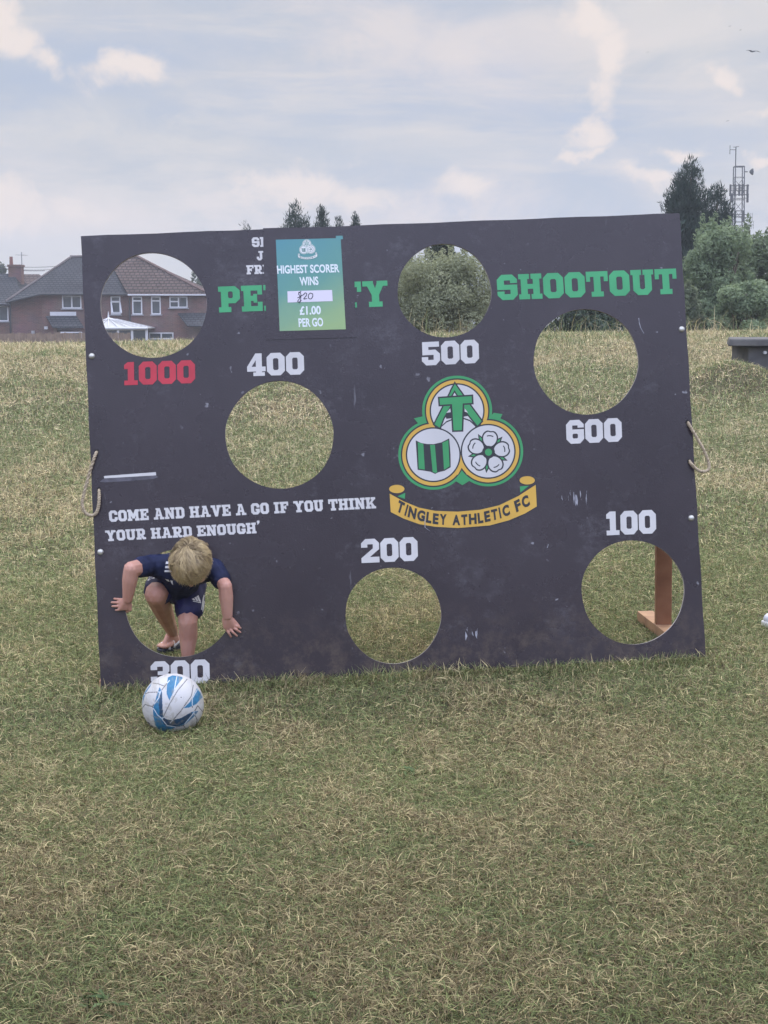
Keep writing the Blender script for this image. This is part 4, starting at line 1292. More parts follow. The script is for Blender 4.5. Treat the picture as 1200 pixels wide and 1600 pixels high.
# ------------------------------------------------------------------ white trainer at the right edge
def build_trainer():
    g = on_ground(1192, 984, .0)
    z0 = Z(g.x, g.y) + .012
    dr = Vector((1, .35, 0)).normalized(); sd_ = Vector((-dr.y, dr.x, 0))
    root = empty('trainer', Vector((g.x, g.y, z0)), 'white mesh sports shoe on the grass at the right edge', 'shoe')
    P = lambda a, b, c: Vector((g.x, g.y, z0)) + dr * (a + .03) + sd_ * b + Vector((0, 0, c))
    white = mat('white_mesh_upper', (.62, .61, .66), .7, .12, 60, .1); sole = mat('white_foam_sole', (.66, .66, .64), .6, .12, 40)
    grey = mat('grey_lining', (.12, .12, .13), .9)
    out = [(-.028, 0), (-.022, .03), (.03, .042), (.10, .038), (.18, .036), (.235, .028), (.247, 0), (.235, -.028), (.18, -.034), (.10, -.04), (.03, -.044), (-.022, -.032)]
    b = MB(); b.prism([P(a, s, 0) for a, s in out], (0, 0, .026)); o = b.build('sole', sole, root); bevel(o, .006)
    up = blob('upper', [((P(.0, .0, .035), .026), (P(.03, .012, .035), .026), (P(.03, -.014, .035), .026), (P(.09, .0, .05), .032)),
                        ((P(.06, .0, .05), .032), (P(.17, .0, .055), .032), (P(.215, .0, .045), .028), (P(.215, 0, .085), .016), (P(.13, 0, .075), .02))], .004, 3, white, root)
    ring = [P(.165 + .05 * math.cos(t), .026 * math.sin(t), .094 + .008 * math.cos(t) ** 2) for t in np.linspace(0, 2 * math.pi, 25)]
    b = MB(); b.tube(ring, .006, 6); b.build('collar', white, root, True)
    b = MB(); b.add([P(.165 + .046 * math.cos(t), .023 * math.sin(t), .095) for t in np.linspace(0, 2 * math.pi, 24, endpoint=False)], [tuple(range(24))]); b.build('lining', grey, root)
    b = MB()
    for k in range(4):
        a0 = .055 + .022 * k
        b.tube([P(a0, -.024, .070 + .006 * k), P(a0 + .004, -.008, .084 + .006 * k), P(a0 + .004, .008, .084 + .006 * k), P(a0, .024, .070 + .006 * k)], .003, 6)
    b.build('laces', white, root, True)
    M_band = mat('grey_band', (.2, .2, .22), .6)
    for s in (-1, 1):
        b = MB(); b.tube([P(.06, .036 * s, .045), P(.09, .0365 * s, .06), P(.12, .036 * s, .045)], .0035, 6); b.build('side_band', M_band, root, True)
    return g


TRAINER = build_trainer()

# scrap of paper by the board's foot
_p = on_ground(954, 1030, .03)
b_ = MB(); b_.add([_p + Vector(v) for v in ((-.012, 0, .0), (.006, -.006, -.012), (.016, .004, .004), (.0, .006, .022), (-.016, .004, .02))], [(0, 1, 2, 3, 4)])
b_.prism([_p + Vector(v) for v in ((-.012, -.002, .0), (.006, -.008, -.012), (.012, .002, .002), (.0, .004, .016))], (.002, .004, .001))
tag(b_.build('paper_scrap', mat('scrap_white', (.6, .6, .62), .8, .1, 60)), 'crumpled white paper scrap in the grass below the board', 'litter')


# ------------------------------------------------------------------ grass
def blades(n, x0, x1, y0, y1, L, wmm, lean, seed, wedge=None, tall=0.0, straw=0.0):
    g = np.random.default_rng(seed)
    y = np.sqrt(g.uniform(y0 ** 2, y1 ** 2, n)) if wedge else g.uniform(y0, y1, n)
    x = g.uniform(-1, 1, n) * (wedge * y + .5) if wedge else g.uniform(x0, x1, n)
    return x, y, g


def grass_arrays(x, y, g, Lr, Wr, lean_lo, lean_hi, straw_bias=0.0, up_share=.35, zoff=0.0, brown_share=.22, gain=1.0):
    n = len(x)
    # keep clear of ball, board, feet
    p = np.stack([x, y], 1)
    keep = np.hypot(x - BALL_C.x, y - BALL_C.y) > .045
    u = (x - BO.x) * BU.x + (y - BO.y) * BU.y; w = (x - BO.x) * BN.x + (y - BO.y) * BN.y
    w = w / math.hypot(BN.x, BN.y)
    keep &= ~((u > -.02) & (u < BW + .02) & (w < .012) & (w > -.07))
    for f in FEET: keep &= np.hypot(x - f.x, y - f.y) > .05
    x, y = x[keep], y[keep]; n = len(x)
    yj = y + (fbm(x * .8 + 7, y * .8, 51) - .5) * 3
    brown_share = np.interp(yj, [3, 5, 7, 9.5, 13], [.50, .42, .26, .12, .06])  # extra brown blades near the camera, a foreground darkening painted into colour
    gain = np.interp(yj, [3, 5, 7, 10, 15], [.84, 1.03, 1.18, 1.28, 1.31])[:, None]  # painted brightness: blades dimmed near the camera, lifted towards the far bank
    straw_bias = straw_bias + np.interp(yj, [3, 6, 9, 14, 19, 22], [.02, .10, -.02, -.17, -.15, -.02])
    patch = .62 * fbm(x * .9 + 3, y * .55 + 1, 11, 4) + .38 * fbm(x * .34 + 8, y * .26 + 4, 91, 3)
    fine = fbm(x * 6, y * 4.5, 23, 3)
    t = np.clip((patch - .5) * 5.4 + (fine - .5) * 2.0 + .5 + straw_bias, 0, 1)     # 0 green .. 1 straw
    is_straw = g.random(n) < (.22 + .48 * t)
    L = g.uniform(*Lr, n) * (.75 + .5 * fine) * np.where(is_straw, 1.05, .95)
    W = g.uniform(*Wr, n)
    up = g.random(n) < up_share
    th0 = np.where(up, g.uniform(R(5), R(40), n), g.uniform(lean_lo, lean_hi, n))
    th1 = np.clip(th0 + g.uniform(R(5), R(60), n), 0, R(102))
    ph = g.uniform(0, 2 * np.pi, n)
    hx, hy = np.cos(ph), np.sin(ph)
    z = zt(x, y) + zoff
    r0 = np.stack([x, y, z], 1)
    d0 = np.stack([hx * np.sin(th0), hy * np.sin(th0), np.cos(th0)], 1)
    d1 = np.stack([hx * np.sin(th1), hy * np.sin(th1), np.cos(th1)], 1)
    lift = np.where(up, 0, g.uniform(.002, .02, n))
    r0[:, 2] += lift
    r1 = r0 + d0 * (L * .5)[:, None]; r2 = r1 + d1 * (L * .5)[:, None]
    tw = g.uniform(-.9, .9, n)
    s = np.stack([-hy * np.cos(tw), hx * np.cos(tw), np.sin(tw)], 1)
    V = np.stack([r0 - s * (W * .5)[:, None], r0 + s * (W * .5)[:, None], r1 - s * (W * .42)[:, None], r1 + s * (W * .42)[:, None],
                  r2 - s * (W * .1)[:, None], r2 + s * (W * .1)[:, None]], 1)
    a = np.arange(n)[:, None] * 6
    Fq = np.concatenate([a + np.array([[0, 1, 3, 2]]), a + np.array([[2, 3, 5, 4]])], 1).reshape(-1, 4)
    v = g.uniform(0, 1, n)[:, None]; k = g.uniform(.4, 1.35, n)[:, None]
    straw = np.array([.56, .465, .27]) * (1 - v) + np.array([.42, .35, .205]) * v
    brown = np.array([.20, .15, .09])
    straw = np.where((g.random(n) < brown_share)[:, None], brown, straw)
    green = np.array([.11, .148, .06]) * (1 - v) + np.array([.26, .285, .12]) * v
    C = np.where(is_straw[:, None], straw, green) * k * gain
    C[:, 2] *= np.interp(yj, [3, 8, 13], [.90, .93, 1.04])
    return V.reshape(-1, 3), Fq, np.repeat(C, 6, 0)


def build_grass():
    parts = []
    g = np.random.default_rng(100)

    def zone(n, y0, y1, half, Lr, Wr, straw=0.0, up=.35, ll=R(55), lh=R(88), x=None, brown_share=.22, gain=1.0):
        y = np.sqrt(g.uniform(y0 ** 2, y1 ** 2, n)) + g.normal(0, .09 * (y1 - y0), n)
        xx = g.uniform(-1, 1, n) * (.265 * y + half) if x is None else g.uniform(x[0], x[1], n)
        parts.append(grass_arrays(xx, y, g, Lr, Wr, ll, lh, straw, up, 0.0, brown_share, gain))
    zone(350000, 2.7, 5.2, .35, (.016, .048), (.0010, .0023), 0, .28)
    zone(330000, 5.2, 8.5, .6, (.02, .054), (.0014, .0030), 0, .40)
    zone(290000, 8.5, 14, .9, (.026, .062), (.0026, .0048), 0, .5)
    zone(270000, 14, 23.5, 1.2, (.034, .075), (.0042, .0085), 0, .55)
    # a few broad-leaved weeds, and grass crowding the ball
    for px, py, n, sp_ in ((160, 1582, 26, .018), (130, 1575, 14, .014), (905, 1330, 16, .015), (640, 1215, 14, .015)):
        p = on_ground(px, py); xx = p.x + g.normal(0, sp_, n); yy = p.y + g.normal(0, sp_, n)
        V, Fq, C = grass_arrays(xx, yy, g, (.025, .045), (.008, .013), R(45), R(80), -1.0, .2)
        parts.append((V, Fq, np.tile(np.array((.085, .13, .05)), (len(V), 1)) * g.uniform(.7, 1.2, (len(V) // 6, 1)).repeat(6, 0)))
    n = 900; a_ = g.uniform(0, 6.283, n); q_ = .05 + np.abs(g.normal(0, .035, n))
    parts.append(grass_arrays(BALL_C.x + q_ * np.cos(a_), BALL_C.y + q_ * np.sin(a_), g, (.025, .06), (.0016, .0034), R(15), R(60), -.1, .7))
    # longer tufts along the bottom of the board where the mower cannot reach
    n = 5200
    u = g.uniform(-.05, BW + .05, n); w = np.abs(g.normal(0, .05, n)) + .014
    xx = BO.x + BU.x * u + BN.x * w; yy = BO.y + BU.y * u + BN.y * w
    parts.append(grass_arrays(xx, yy, g, (.03, .075), (.0018, .0036), R(20), R(70), -.12, .6))
    # rough growth on the crest
    n = 26000
    xx = g.uniform(-8, 8, n); yy = 22.0 + g.normal(0, .7, n)
    parts.append(grass_arrays(xx, yy, g, (.05, .13), (.005, .010), R(20), R(75), .12, .65))
    n = 650
    xx = np.where(g.random(n) < .5, g.uniform(3.6, 7, n), g.uniform(-.6, 3.6, n)); yy = 22.3 + g.normal(0, .35, n)
    parts.append(grass_arrays(xx, yy, g, (.22, .5), (.004, .007), R(10), R(45), .2, .9))
    off = 0; Vs, Fs, Cs = [], [], []
    for V, Fq, C in parts:
        Vs.append(V); Fs.append(Fq + off); Cs.append(C); off += len(V)
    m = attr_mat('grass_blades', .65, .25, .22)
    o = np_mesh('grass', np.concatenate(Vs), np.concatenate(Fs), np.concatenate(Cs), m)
    tag(o, 'short dry mown grass, straw mixed with green', None, None, 'stuff')


build_grass()


# ------------------------------------------------------------------ trees and bushes
LEAF = attr_mat('leaves', .6, .3, .45)
NEEDLE = attr_mat('conifer_sprays', .7, .2, .12)
BARK = mat('bark', (.10, .075, .055), .9, .3, 12, .3)


def leaf_cloud(centres, radii, n, size, cols, seed, parent, name='crown', m=None, aspect=.36, hang=0.0):
    g = np.random.default_rng(seed)
    centres = np.array(centres, float); radii = np.array(radii, float)
    pr = radii.prod(1) ** (2 / 3); k = g.choice(len(centres), n, p=pr / pr.sum())
    d = g.normal(size=(n, 3)); d /= np.linalg.norm(d, axis=1)[:, None]
    r = g.uniform(.45, 1.06, n) ** .6
    P = centres[k] + d * radii[k] * r[:, None]
    # leaves face roughly outwards and up, with scatter
    nn = d + g.normal(size=(n, 3)) * .75 + np.array([0, 0, .35]); nn /= np.linalg.norm(nn, axis=1)[:, None]
    a = np.cross(nn, g.normal(size=(n, 3))); a /= np.linalg.norm(a, axis=1)[:, None]
    b = np.cross(nn, a)
    s = size * g.uniform(.6, 1.35, n)[:, None]
    V = np.stack([P - a * s, P - b * s * aspect, P + a * s, P + b * s * aspect], 1).reshape(-1, 3)
    Fq = np.arange(4 * n).reshape(-1, 4)
    v = np.clip(g.normal(.5, .22, n) + .25 * np.sin(k * 2.3), 0, 1)[:, None]
    C = np.array(cols[0]) * (1 - v) + np.array(cols[1]) * v
    return np_mesh(name, V, Fq, np.repeat(C, 4, 0), m or LEAF, parent)


def bush(name, label, cat, px, Y, py_top, w_px, seed, cols, n=7000, size=.075, group=None, blobs=26, py_base=None, flat=1.0):
    """a shrub whose crown spans w_px pixels of width at distance Y and reaches py_top"""
    g = np.random.default_rng(seed)
    c = at(px, 500, Y); top = at(px, py_top, Y).z; half = w_px / 2 / F * Y
    base = Z(c.x, c.y) if py_base is None else at(px, py_base, Y).z
    h = top - base
    root = empty(name, (c.x, Y, base), label, cat, group)
    cs, rs = [], []
    for i in range(blobs):
        a = g.uniform(0, 2 * np.pi); q = g.random() ** .5; hz = g.uniform(.03, .9)
        wid = half * (1 - .62 * max(0, hz - .35) / .65 * flat) * .85
        rr = half * g.uniform(.2, .36)
        cs.append((c.x + wid * q * math.cos(a), Y + wid * q * math.sin(a) * .8, base + h * hz)); rs.append((rr, rr, min(rr * g.uniform(.8, 1.15), h * .2)))
    cs.append((c.x + half * .1, Y, top - h * .12)); rs.append((half * .3, half * .3, h * .12))
    for i in range(26):                             # young shoots that break the outline
        k_ = int(g.integers(len(cs))); a = g.uniform(0, 2 * np.pi); q = g.uniform(.2, .9)
        x_ = cs[k_][0] + rs[k_][0] * q * math.cos(a); y_ = cs[k_][1] + rs[k_][1] * q * math.sin(a); z_ = cs[k_][2] + rs[k_][2] * math.sqrt(1 - q * q)
        cs.append((x_, y_, z_ + h * .03)); rs.append((half * .06, half * .06, h * g.uniform(.05, .10)))
    leaf_cloud(cs, rs, n, size, cols, seed, root)
    b = MB()
    for i in range(5):
        a = g.uniform(0, 6.28); e = Vector((c.x + half * .5 * math.cos(a), Y + half * .4 * math.sin(a), base + h * .75)); s = Vector((c.x + .1 * math.cos(a), Y + .1 * math.sin(a), base - .1))
        b.tube([s, s.lerp(e, .4) + Vector((0, 0, h * .08)), e], [.05, .035, .012], 6)
    b.build('trunk', BARK, root, True)
    return root


def conifer(label, px, Y, py_top, w_px, seed, py_ref, n=2600, cols=((.020, .038, .034), (.055, .085, .066)), tops=1, group=None, lean=0.0):
    """an upswept cypress: w_px wide at the height py_ref"""
    g = np.random.default_rng(seed)
    c = at(px, 500, Y); top = at(px, py_top, Y).z; ref = at(px, py_ref, Y).z; base = Z(c.x, c.y)
    H = top - base; k = (w_px / 2 / F * Y) / max(.15, (top - ref)) ** .62
    root = empty('conifer_tree', (c.x, Y, base), label, 'tree', group)
    VV, FF, CC = [], [], []
    spikes = [(0, 0, 1.0)] + [(g.uniform(-.5, .5) * w_px / F * Y * .5, g.uniform(-.3, .3), g.uniform(.84, .96)) for _ in range(tops - 1)]
    P, D, S = [], [], []
    for _ in range(n):
        sx, sy, sh = spikes[g.integers(len(spikes))]
        t = 1 - g.random() ** .62 * .93            # measured from the base, 1 at the tip
        zt_ = base + H * sh * t
        rad = k * max(.02, (base + H * sh - zt_)) ** .62 * g.uniform(.25, 1.08)
        rad *= .82 + .3 * math.sin(zt_ * 5.1 + seed) * math.sin(zt_ * 2.3 + g.integers(3))
        a = g.uniform(0, 6.283)
        q = (1 - t)
        P.append((c.x + sx * min(1, t * 1.4) + rad * math.cos(a) + lean * t * t, Y + sy + rad * math.sin(a), zt_)); out = g.uniform(.35, 1.1) * (.35 + q)
        D.append((math.cos(a) * out, math.sin(a) * out, 1.0)); S.append(g.uniform(.07, .19) * (1 if q > .12 else .8))
    P = np.array(P); D = np.array(D); D /= np.linalg.norm(D, axis=1)[:, None]; S = np.array(S)
    n_sub = 9
    for j in range(n_sub):                         # each spray: several pointed sprigs fanning from one point
        dd = D + g.normal(size=D.shape) * .42; dd /= np.linalg.norm(dd, axis=1)[:, None]
        s = np.cross(dd, g.normal(size=D.shape)); s /= np.linalg.norm(s, axis=1)[:, None]
        ln = (S * g.uniform(.6, 1.3, len(S)))[:, None]
        p0 = P + g.normal(size=P.shape) * .05; w = ln * .10
        VV.append(np.stack([p0 - s * w * .4, p0 + dd * ln * .5 - s * w, p0 + dd * ln + np.array([0, 0, .02]), p0 + dd * ln * .5 + s * w], 1))
        v = np.clip(g.normal(.45, .25, len(S)), 0, 1)[:, None]; CC.append(np.repeat((np.array(cols[0]) * (1 - v) + np.array(cols[1]) * v)[:, None], 4, 1))
    V = np.concatenate(VV).reshape(-1, 3); C = np.concatenate(CC).reshape(-1, 3)
    np_mesh('crown', V, np.arange(len(V)).reshape(-1, 4), C, NEEDLE, root)
    b = MB(); b.tube([(c.x, Y, base - .1), (c.x + lean * .2, Y, base + H * .5), (c.x + lean, Y, top - H * .04)], [.16, .1, .015], 8); b.build('trunk', BARK, root, True)
    return root


WILLOW = ((.145, .20, .115), (.30, .375, .215))
HAZEL = ((.15, .19, .115), (.30, .34, .21))
DARK = ((.045, .075, .055), (.10, .14, .09))


def build_trees():
    G = 'trees and bushes beyond the crest'
    bush('willow_bush', 'pale grey-green willow bush, tallest of the bushes right of the board', 'bush', 1118, 36, 352, 150, 1, WILLOW, 26000, .05, G, 34, 520)
    bush('willow_bush', 'dull green bush at the right edge below the mast', 'bush', 1188, 38, 368, 190, 2, ((.12, .165, .095), (.25, .31, .175)), 26000, .05, G, 30, 520)
    bush('willow_bush', 'low rounded bush in front of the tall willow, above the concrete slab', 'bush', 1165, 33, 438, 130, 3, WILLOW, 20000, .045, G, 26, 525)
    bush('willow_bush', 'low bush beside the right edge of the board', 'bush', 1072, 33.5, 446, 66, 4, HAZEL, 11000, .045, G, 20, 525)
    bush('hazel_bush', 'olive bush filling the hole above the number 500', 'bush', 688, 30, 398, 176, 5, ((.22, .24, .14), (.42, .44, .28)), 42000, .034, G, 70, 524, .2)
    bush('hazel_bush', 'low olive bush just left of the one in the 500 hole', 'bush', 585, 31, 415, 110, 6, HAZEL, 12000, .045, G, 24, 522)
    bush('dark_bush', 'dark green bush seen across the top of the 600 hole', 'bush', 920, 31, 425, 220, 7, DARK, 18000, .055, G, 40, 530, .5)
    bush('dark_bush', 'dark bush between the 500 and 600 holes', 'bush', 800, 33, 418, 120, 8, DARK, 5000, .08, G, 26, 530)
    bush('dark_bush', 'dark bush behind the right end of the board', 'bush', 1015, 34, 408, 130, 9, DARK, 5000, .08, G, 26, 530)
    bush('broadleaf_tree', 'dark broadleaf tree rising behind the bush in the 500 hole', 'tree', 690, 39, 366, 96, 10, ((.03, .048, .03), (.085, .11, .06)), 12000, .05, G, 26, 525)
    bush('broadleaf_tree', 'dark leafy tree at the left inside the 500 hole', 'tree', 628, 40, 398, 80, 17, ((.03, .048, .03), (.08, .105, .06)), 10000, .05, G, 22, 525)
    conifer('tallest dark cypress right of the board, with two curling tips', 1069, 46, 249, 74, 11, 335, 13000, tops=3, group=G, lean=.1)
    conifer('shorter dark cypress between the tallest cypress and the mast', 1113, 47, 291, 62, 12, 345, 10000, tops=2, group=G, lean=.05)
    conifer('broad cypress top above the poster, largest of those over the board', 463, 52, 318, 42, 13, 350, 8000, tops=3, group=G)
    conifer('slim cypress top just right of the broad one over the board', 503, 53, 325, 17, 14, 350, 3600, group=G)
    conifer('small leaning cypress tip above the upper right of the poster', 533, 54, 338, 9, 15, 352, 2000, group=G, lean=-.06)
    conifer('small pointed cypress tip, rightmost over the board', 556, 54, 332, 10, 16, 352, 2200, group=G)
    conifer('wispy cypress tip, leftmost over the board', 392, 54, 347, 15, 18, 358, 900, group=G, lean=-.12)
    bush('broadleaf_tree', 'distant leafy tree behind the right end of the tiled roof', 'tree', 316, 125, 428, 62, 19, ((.05, .07, .045), (.11, .13, .08)), 2600, .17, G, 22, 520)
    bush('broadleaf_tree', 'distant leafy tree left of the brick chimney', 'tree', 2, 128, 410, 44, 20, ((.05, .07, .045), (.11, .13, .08)), 2200, .17, G, 20, 520)


build_trees()


# ------------------------------------------------------------------ houses
def brick_mat(name, c1, c2, mortar):
    m = mat(name, c1, .85, spec=.2)
    nt = m.node_tree; b = nt.nodes['Principled BSDF']
    tc = nt.nodes.new('ShaderNodeTexCoord'); sp = nt.nodes.new('ShaderNodeSeparateXYZ'); cb = nt.nodes.new('ShaderNodeCombineXYZ')
    nt.links.new(tc.outputs['Object'], sp.inputs[0])
    ad = nt.nodes.new('ShaderNodeMath'); ad.operation = 'ADD'; nt.links.new(sp.outputs[0], ad.inputs[0]); nt.links.new(sp.outputs[1], ad.inputs[1])
    nt.links.new(ad.outputs[0], cb.inputs[0]); nt.links.new(sp.outputs[2], cb.inputs[1])
    br = nt.nodes.new('ShaderNodeTexBrick'); br.inputs['Scale'].default_value = 1
    br.inputs['Brick Width'].default_value = .225; br.inputs['Row Height'].default_value = .075; br.inputs['Mortar Size'].default_value = .008
    br.inputs['Color1'].default_value = (*c1, 1); br.inputs['Color2'].default_value = (*c2, 1); br.inputs['Mortar'].default_value = (*mortar, 1)
    nt.links.new(cb.outputs[0], br.inputs['Vector'])
    n = nt.nodes.new('ShaderNodeTexNoise'); n.inputs['Scale'].default_value = .9; n.inputs['Detail'].default_value = 5; nt.links.new(tc.outputs['Object'], n.inputs['Vector'])
    mx = nt.nodes.new('ShaderNodeMix'); mx.data_type = 'RGBA'; mx.blend_type = 'MULTIPLY'; mx.inputs[0].default_value = .5
    nt.links.new(br.outputs['Color'], mx.inputs[6]); nt.links.new(n.outputs['Color'], mx.inputs[7])
    hs = nt.nodes.new('ShaderNodeHueSaturation'); hs.inputs['Saturation'].default_value = .95; hs.inputs['Value'].default_value = 1.45
    nt.links.new(mx.outputs[2], hs.inputs['Color']); nt.links.new(hs.outputs[0], b.inputs['Base Color'])
    return m


def tile_mat(name, c1, c2, row, wid, bump=.6):
    m = mat(name, c1, .9, spec=.12)
    nt = m.node_tree; b = nt.nodes['Principled BSDF']
    tc = nt.nodes.new('ShaderNodeTexCoord'); sp = nt.nodes.new('ShaderNodeSeparateXYZ'); cb = nt.nodes.new('ShaderNodeCombineXYZ')
    nt.links.new(tc.outputs['Object'], sp.inputs[0]); nt.links.new(sp.outputs[0], cb.inputs[0]); nt.links.new(sp.outputs[2], cb.inputs[1])
    br = nt.nodes.new('ShaderNodeTexBrick'); br.inputs['Scale'].default_value = 1
    br.inputs['Brick Width'].default_value = wid; br.inputs['Row Height'].default_value = row; br.inputs['Mortar Size'].default_value = .035; br.inputs['Mortar Smooth'].default_value = .4
    br.inputs['Color1'].default_value = (*c1, 1); br.inputs['Color2'].default_value = (*c2, 1); br.inputs['Mortar'].default_value = (*(x * .28 for x in c1), 1)
    nt.links.new(cb.outputs[0], br.inputs['Vector'])
    n = nt.nodes.new('ShaderNodeTexNoise'); n.inputs['Scale'].default_value = .8; n.inputs['Detail'].default_value = 6; nt.links.new(tc.outputs['Object'], n.inputs['Vector'])
    mx = nt.nodes.new('ShaderNodeMix'); mx.data_type = 'RGBA'; mx.blend_type = 'OVERLAY'; mx.inputs[0].default_value = .5
    nt.links.new(br.outputs['Color'], mx.inputs[6]); nt.links.new(n.outputs['Fac'], mx.inputs[7])
    nt.links.new(mx.outputs[2], b.inputs['Base Color'])
    bu = nt.nodes.new('ShaderNodeBump'); bu.inputs['Strength'].default_value = bump; bu.inputs['Distance'].default_value = .05; bu.invert = True
    nt.links.new(br.outputs['Fac'], bu.inputs['Height']); nt.links.new(bu.outputs[0], b.inputs['Normal'])
    return m


M_brick = brick_mat('red_brick', (.165, .072, .058), (.115, .052, .044), (.17, .14, .13))
M_slate = tile_mat('grey_slate', (.058, .060, .070), (.068, .070, .080), .14, .3, .25)
M_tile = tile_mat('brown_pantile', (.115, .082, .076), (.095, .069, .064), .19, .32, 1.6)
M_upvc = mat('white_upvc', (.62, .62, .65), .4, .05, 3)
M_glass = mat('window_glass', (.045, .055, .065), .06, .4, 1.5, spec=.9)
M_fascia = mat('grey_fascia', (.30, .30, .32), .6, .1, 2)
M_dark = mat('dark_gutter', (.03, .03, .035), .5)
M_poly = mat('polycarbonate_roof', (.45, .45, .45), .35, .06, 1.5)


def window(parent, px0, px1, py0, py1, Y, cols=1, rows=None, open_=False, heavy=.075):
    """frame and panes at pixel bounds on the plane Y; rows = heights of rows as shares from the top"""
    a = at(px0, py1, Y); b_ = at(px1, py0, Y)
    x0, z0, x1, z1 = a.x, a.z, b_.x, b_.z
    f = MB(); t = heavy
    yf, yb = Y - .04, Y + .05
    f.box((x0, yf, z0), (x0 + t, yb, z1)); f.box((x1 - t, yf, z0), (x1, yb, z1))
    f.box((x0 + t, yf, z0), (x1 - t, yb, z0 + t)); f.box((x0 + t, yf, z1 - t), (x1 - t, yb, z1))
    wid = (x1 - x0)
    for c in range(1, cols):
        xc = x0 + wid * c / cols
        f.box((xc - t * .6, yf + .005, z0 + t), (xc + t * .6, yb, z1 - t))
    if rows:
        zc = z1 - (z1 - z0) * rows
        segs = [(x0 + t, x1 - t)] if cols == 1 else [(x0 + t, x0 + wid / cols - t * .6)]
        for s in segs: f.box((s[0], yf + .01, zc - t * .6), (s[1], yb, zc + t * .6))
    f.box((x0 - .08, Y - .13, z0 - .07), (x1 + .08, Y + .02, z0 - .002), 1)       # sill
    o = f.build('window', [M_upvc, M_fascia], parent)
    p = MB(); p.box((x0 + t * .8, Y - .004, z0 + t * .8), (x1 - t * .8, Y + .02, z1 - t * .8))
    p.build('pane', M_glass, o)
    if open_:
        s = MB(); xa, xb = x0 + .03, x1 - .03; zb = z1 - (z1 - z0) * (rows or 0) - .03; za = z0 + .05
        outw = .38
        ring = [(xa, Y - .05, zb), (xb, Y - .05, zb), (xb + .14, Y - outw, za + .06), (xa + .14, Y - outw, za + .06)]
        for q in range(4): s.beam(ring[q], ring[(q + 1) % 4], .09, .05, up=(0, 1, .3))
        s.build('open_sash', M_upvc, o)
    return o


def wall_box(b, px0, px1, py0, z0, Y, depth):
    a = at(px0, py0, Y); c = at(px1, py0, Y)
    b.box((a.x, Y, z0), (c.x, Y + depth, a.z))


def roof_slab(parent, name, pts, m, t=.12):
    """pts: 3-D polygon; given real thickness downwards"""
    b = MB(); b.prism(pts, (0, 0, -t)); return b.build(name, m, parent)


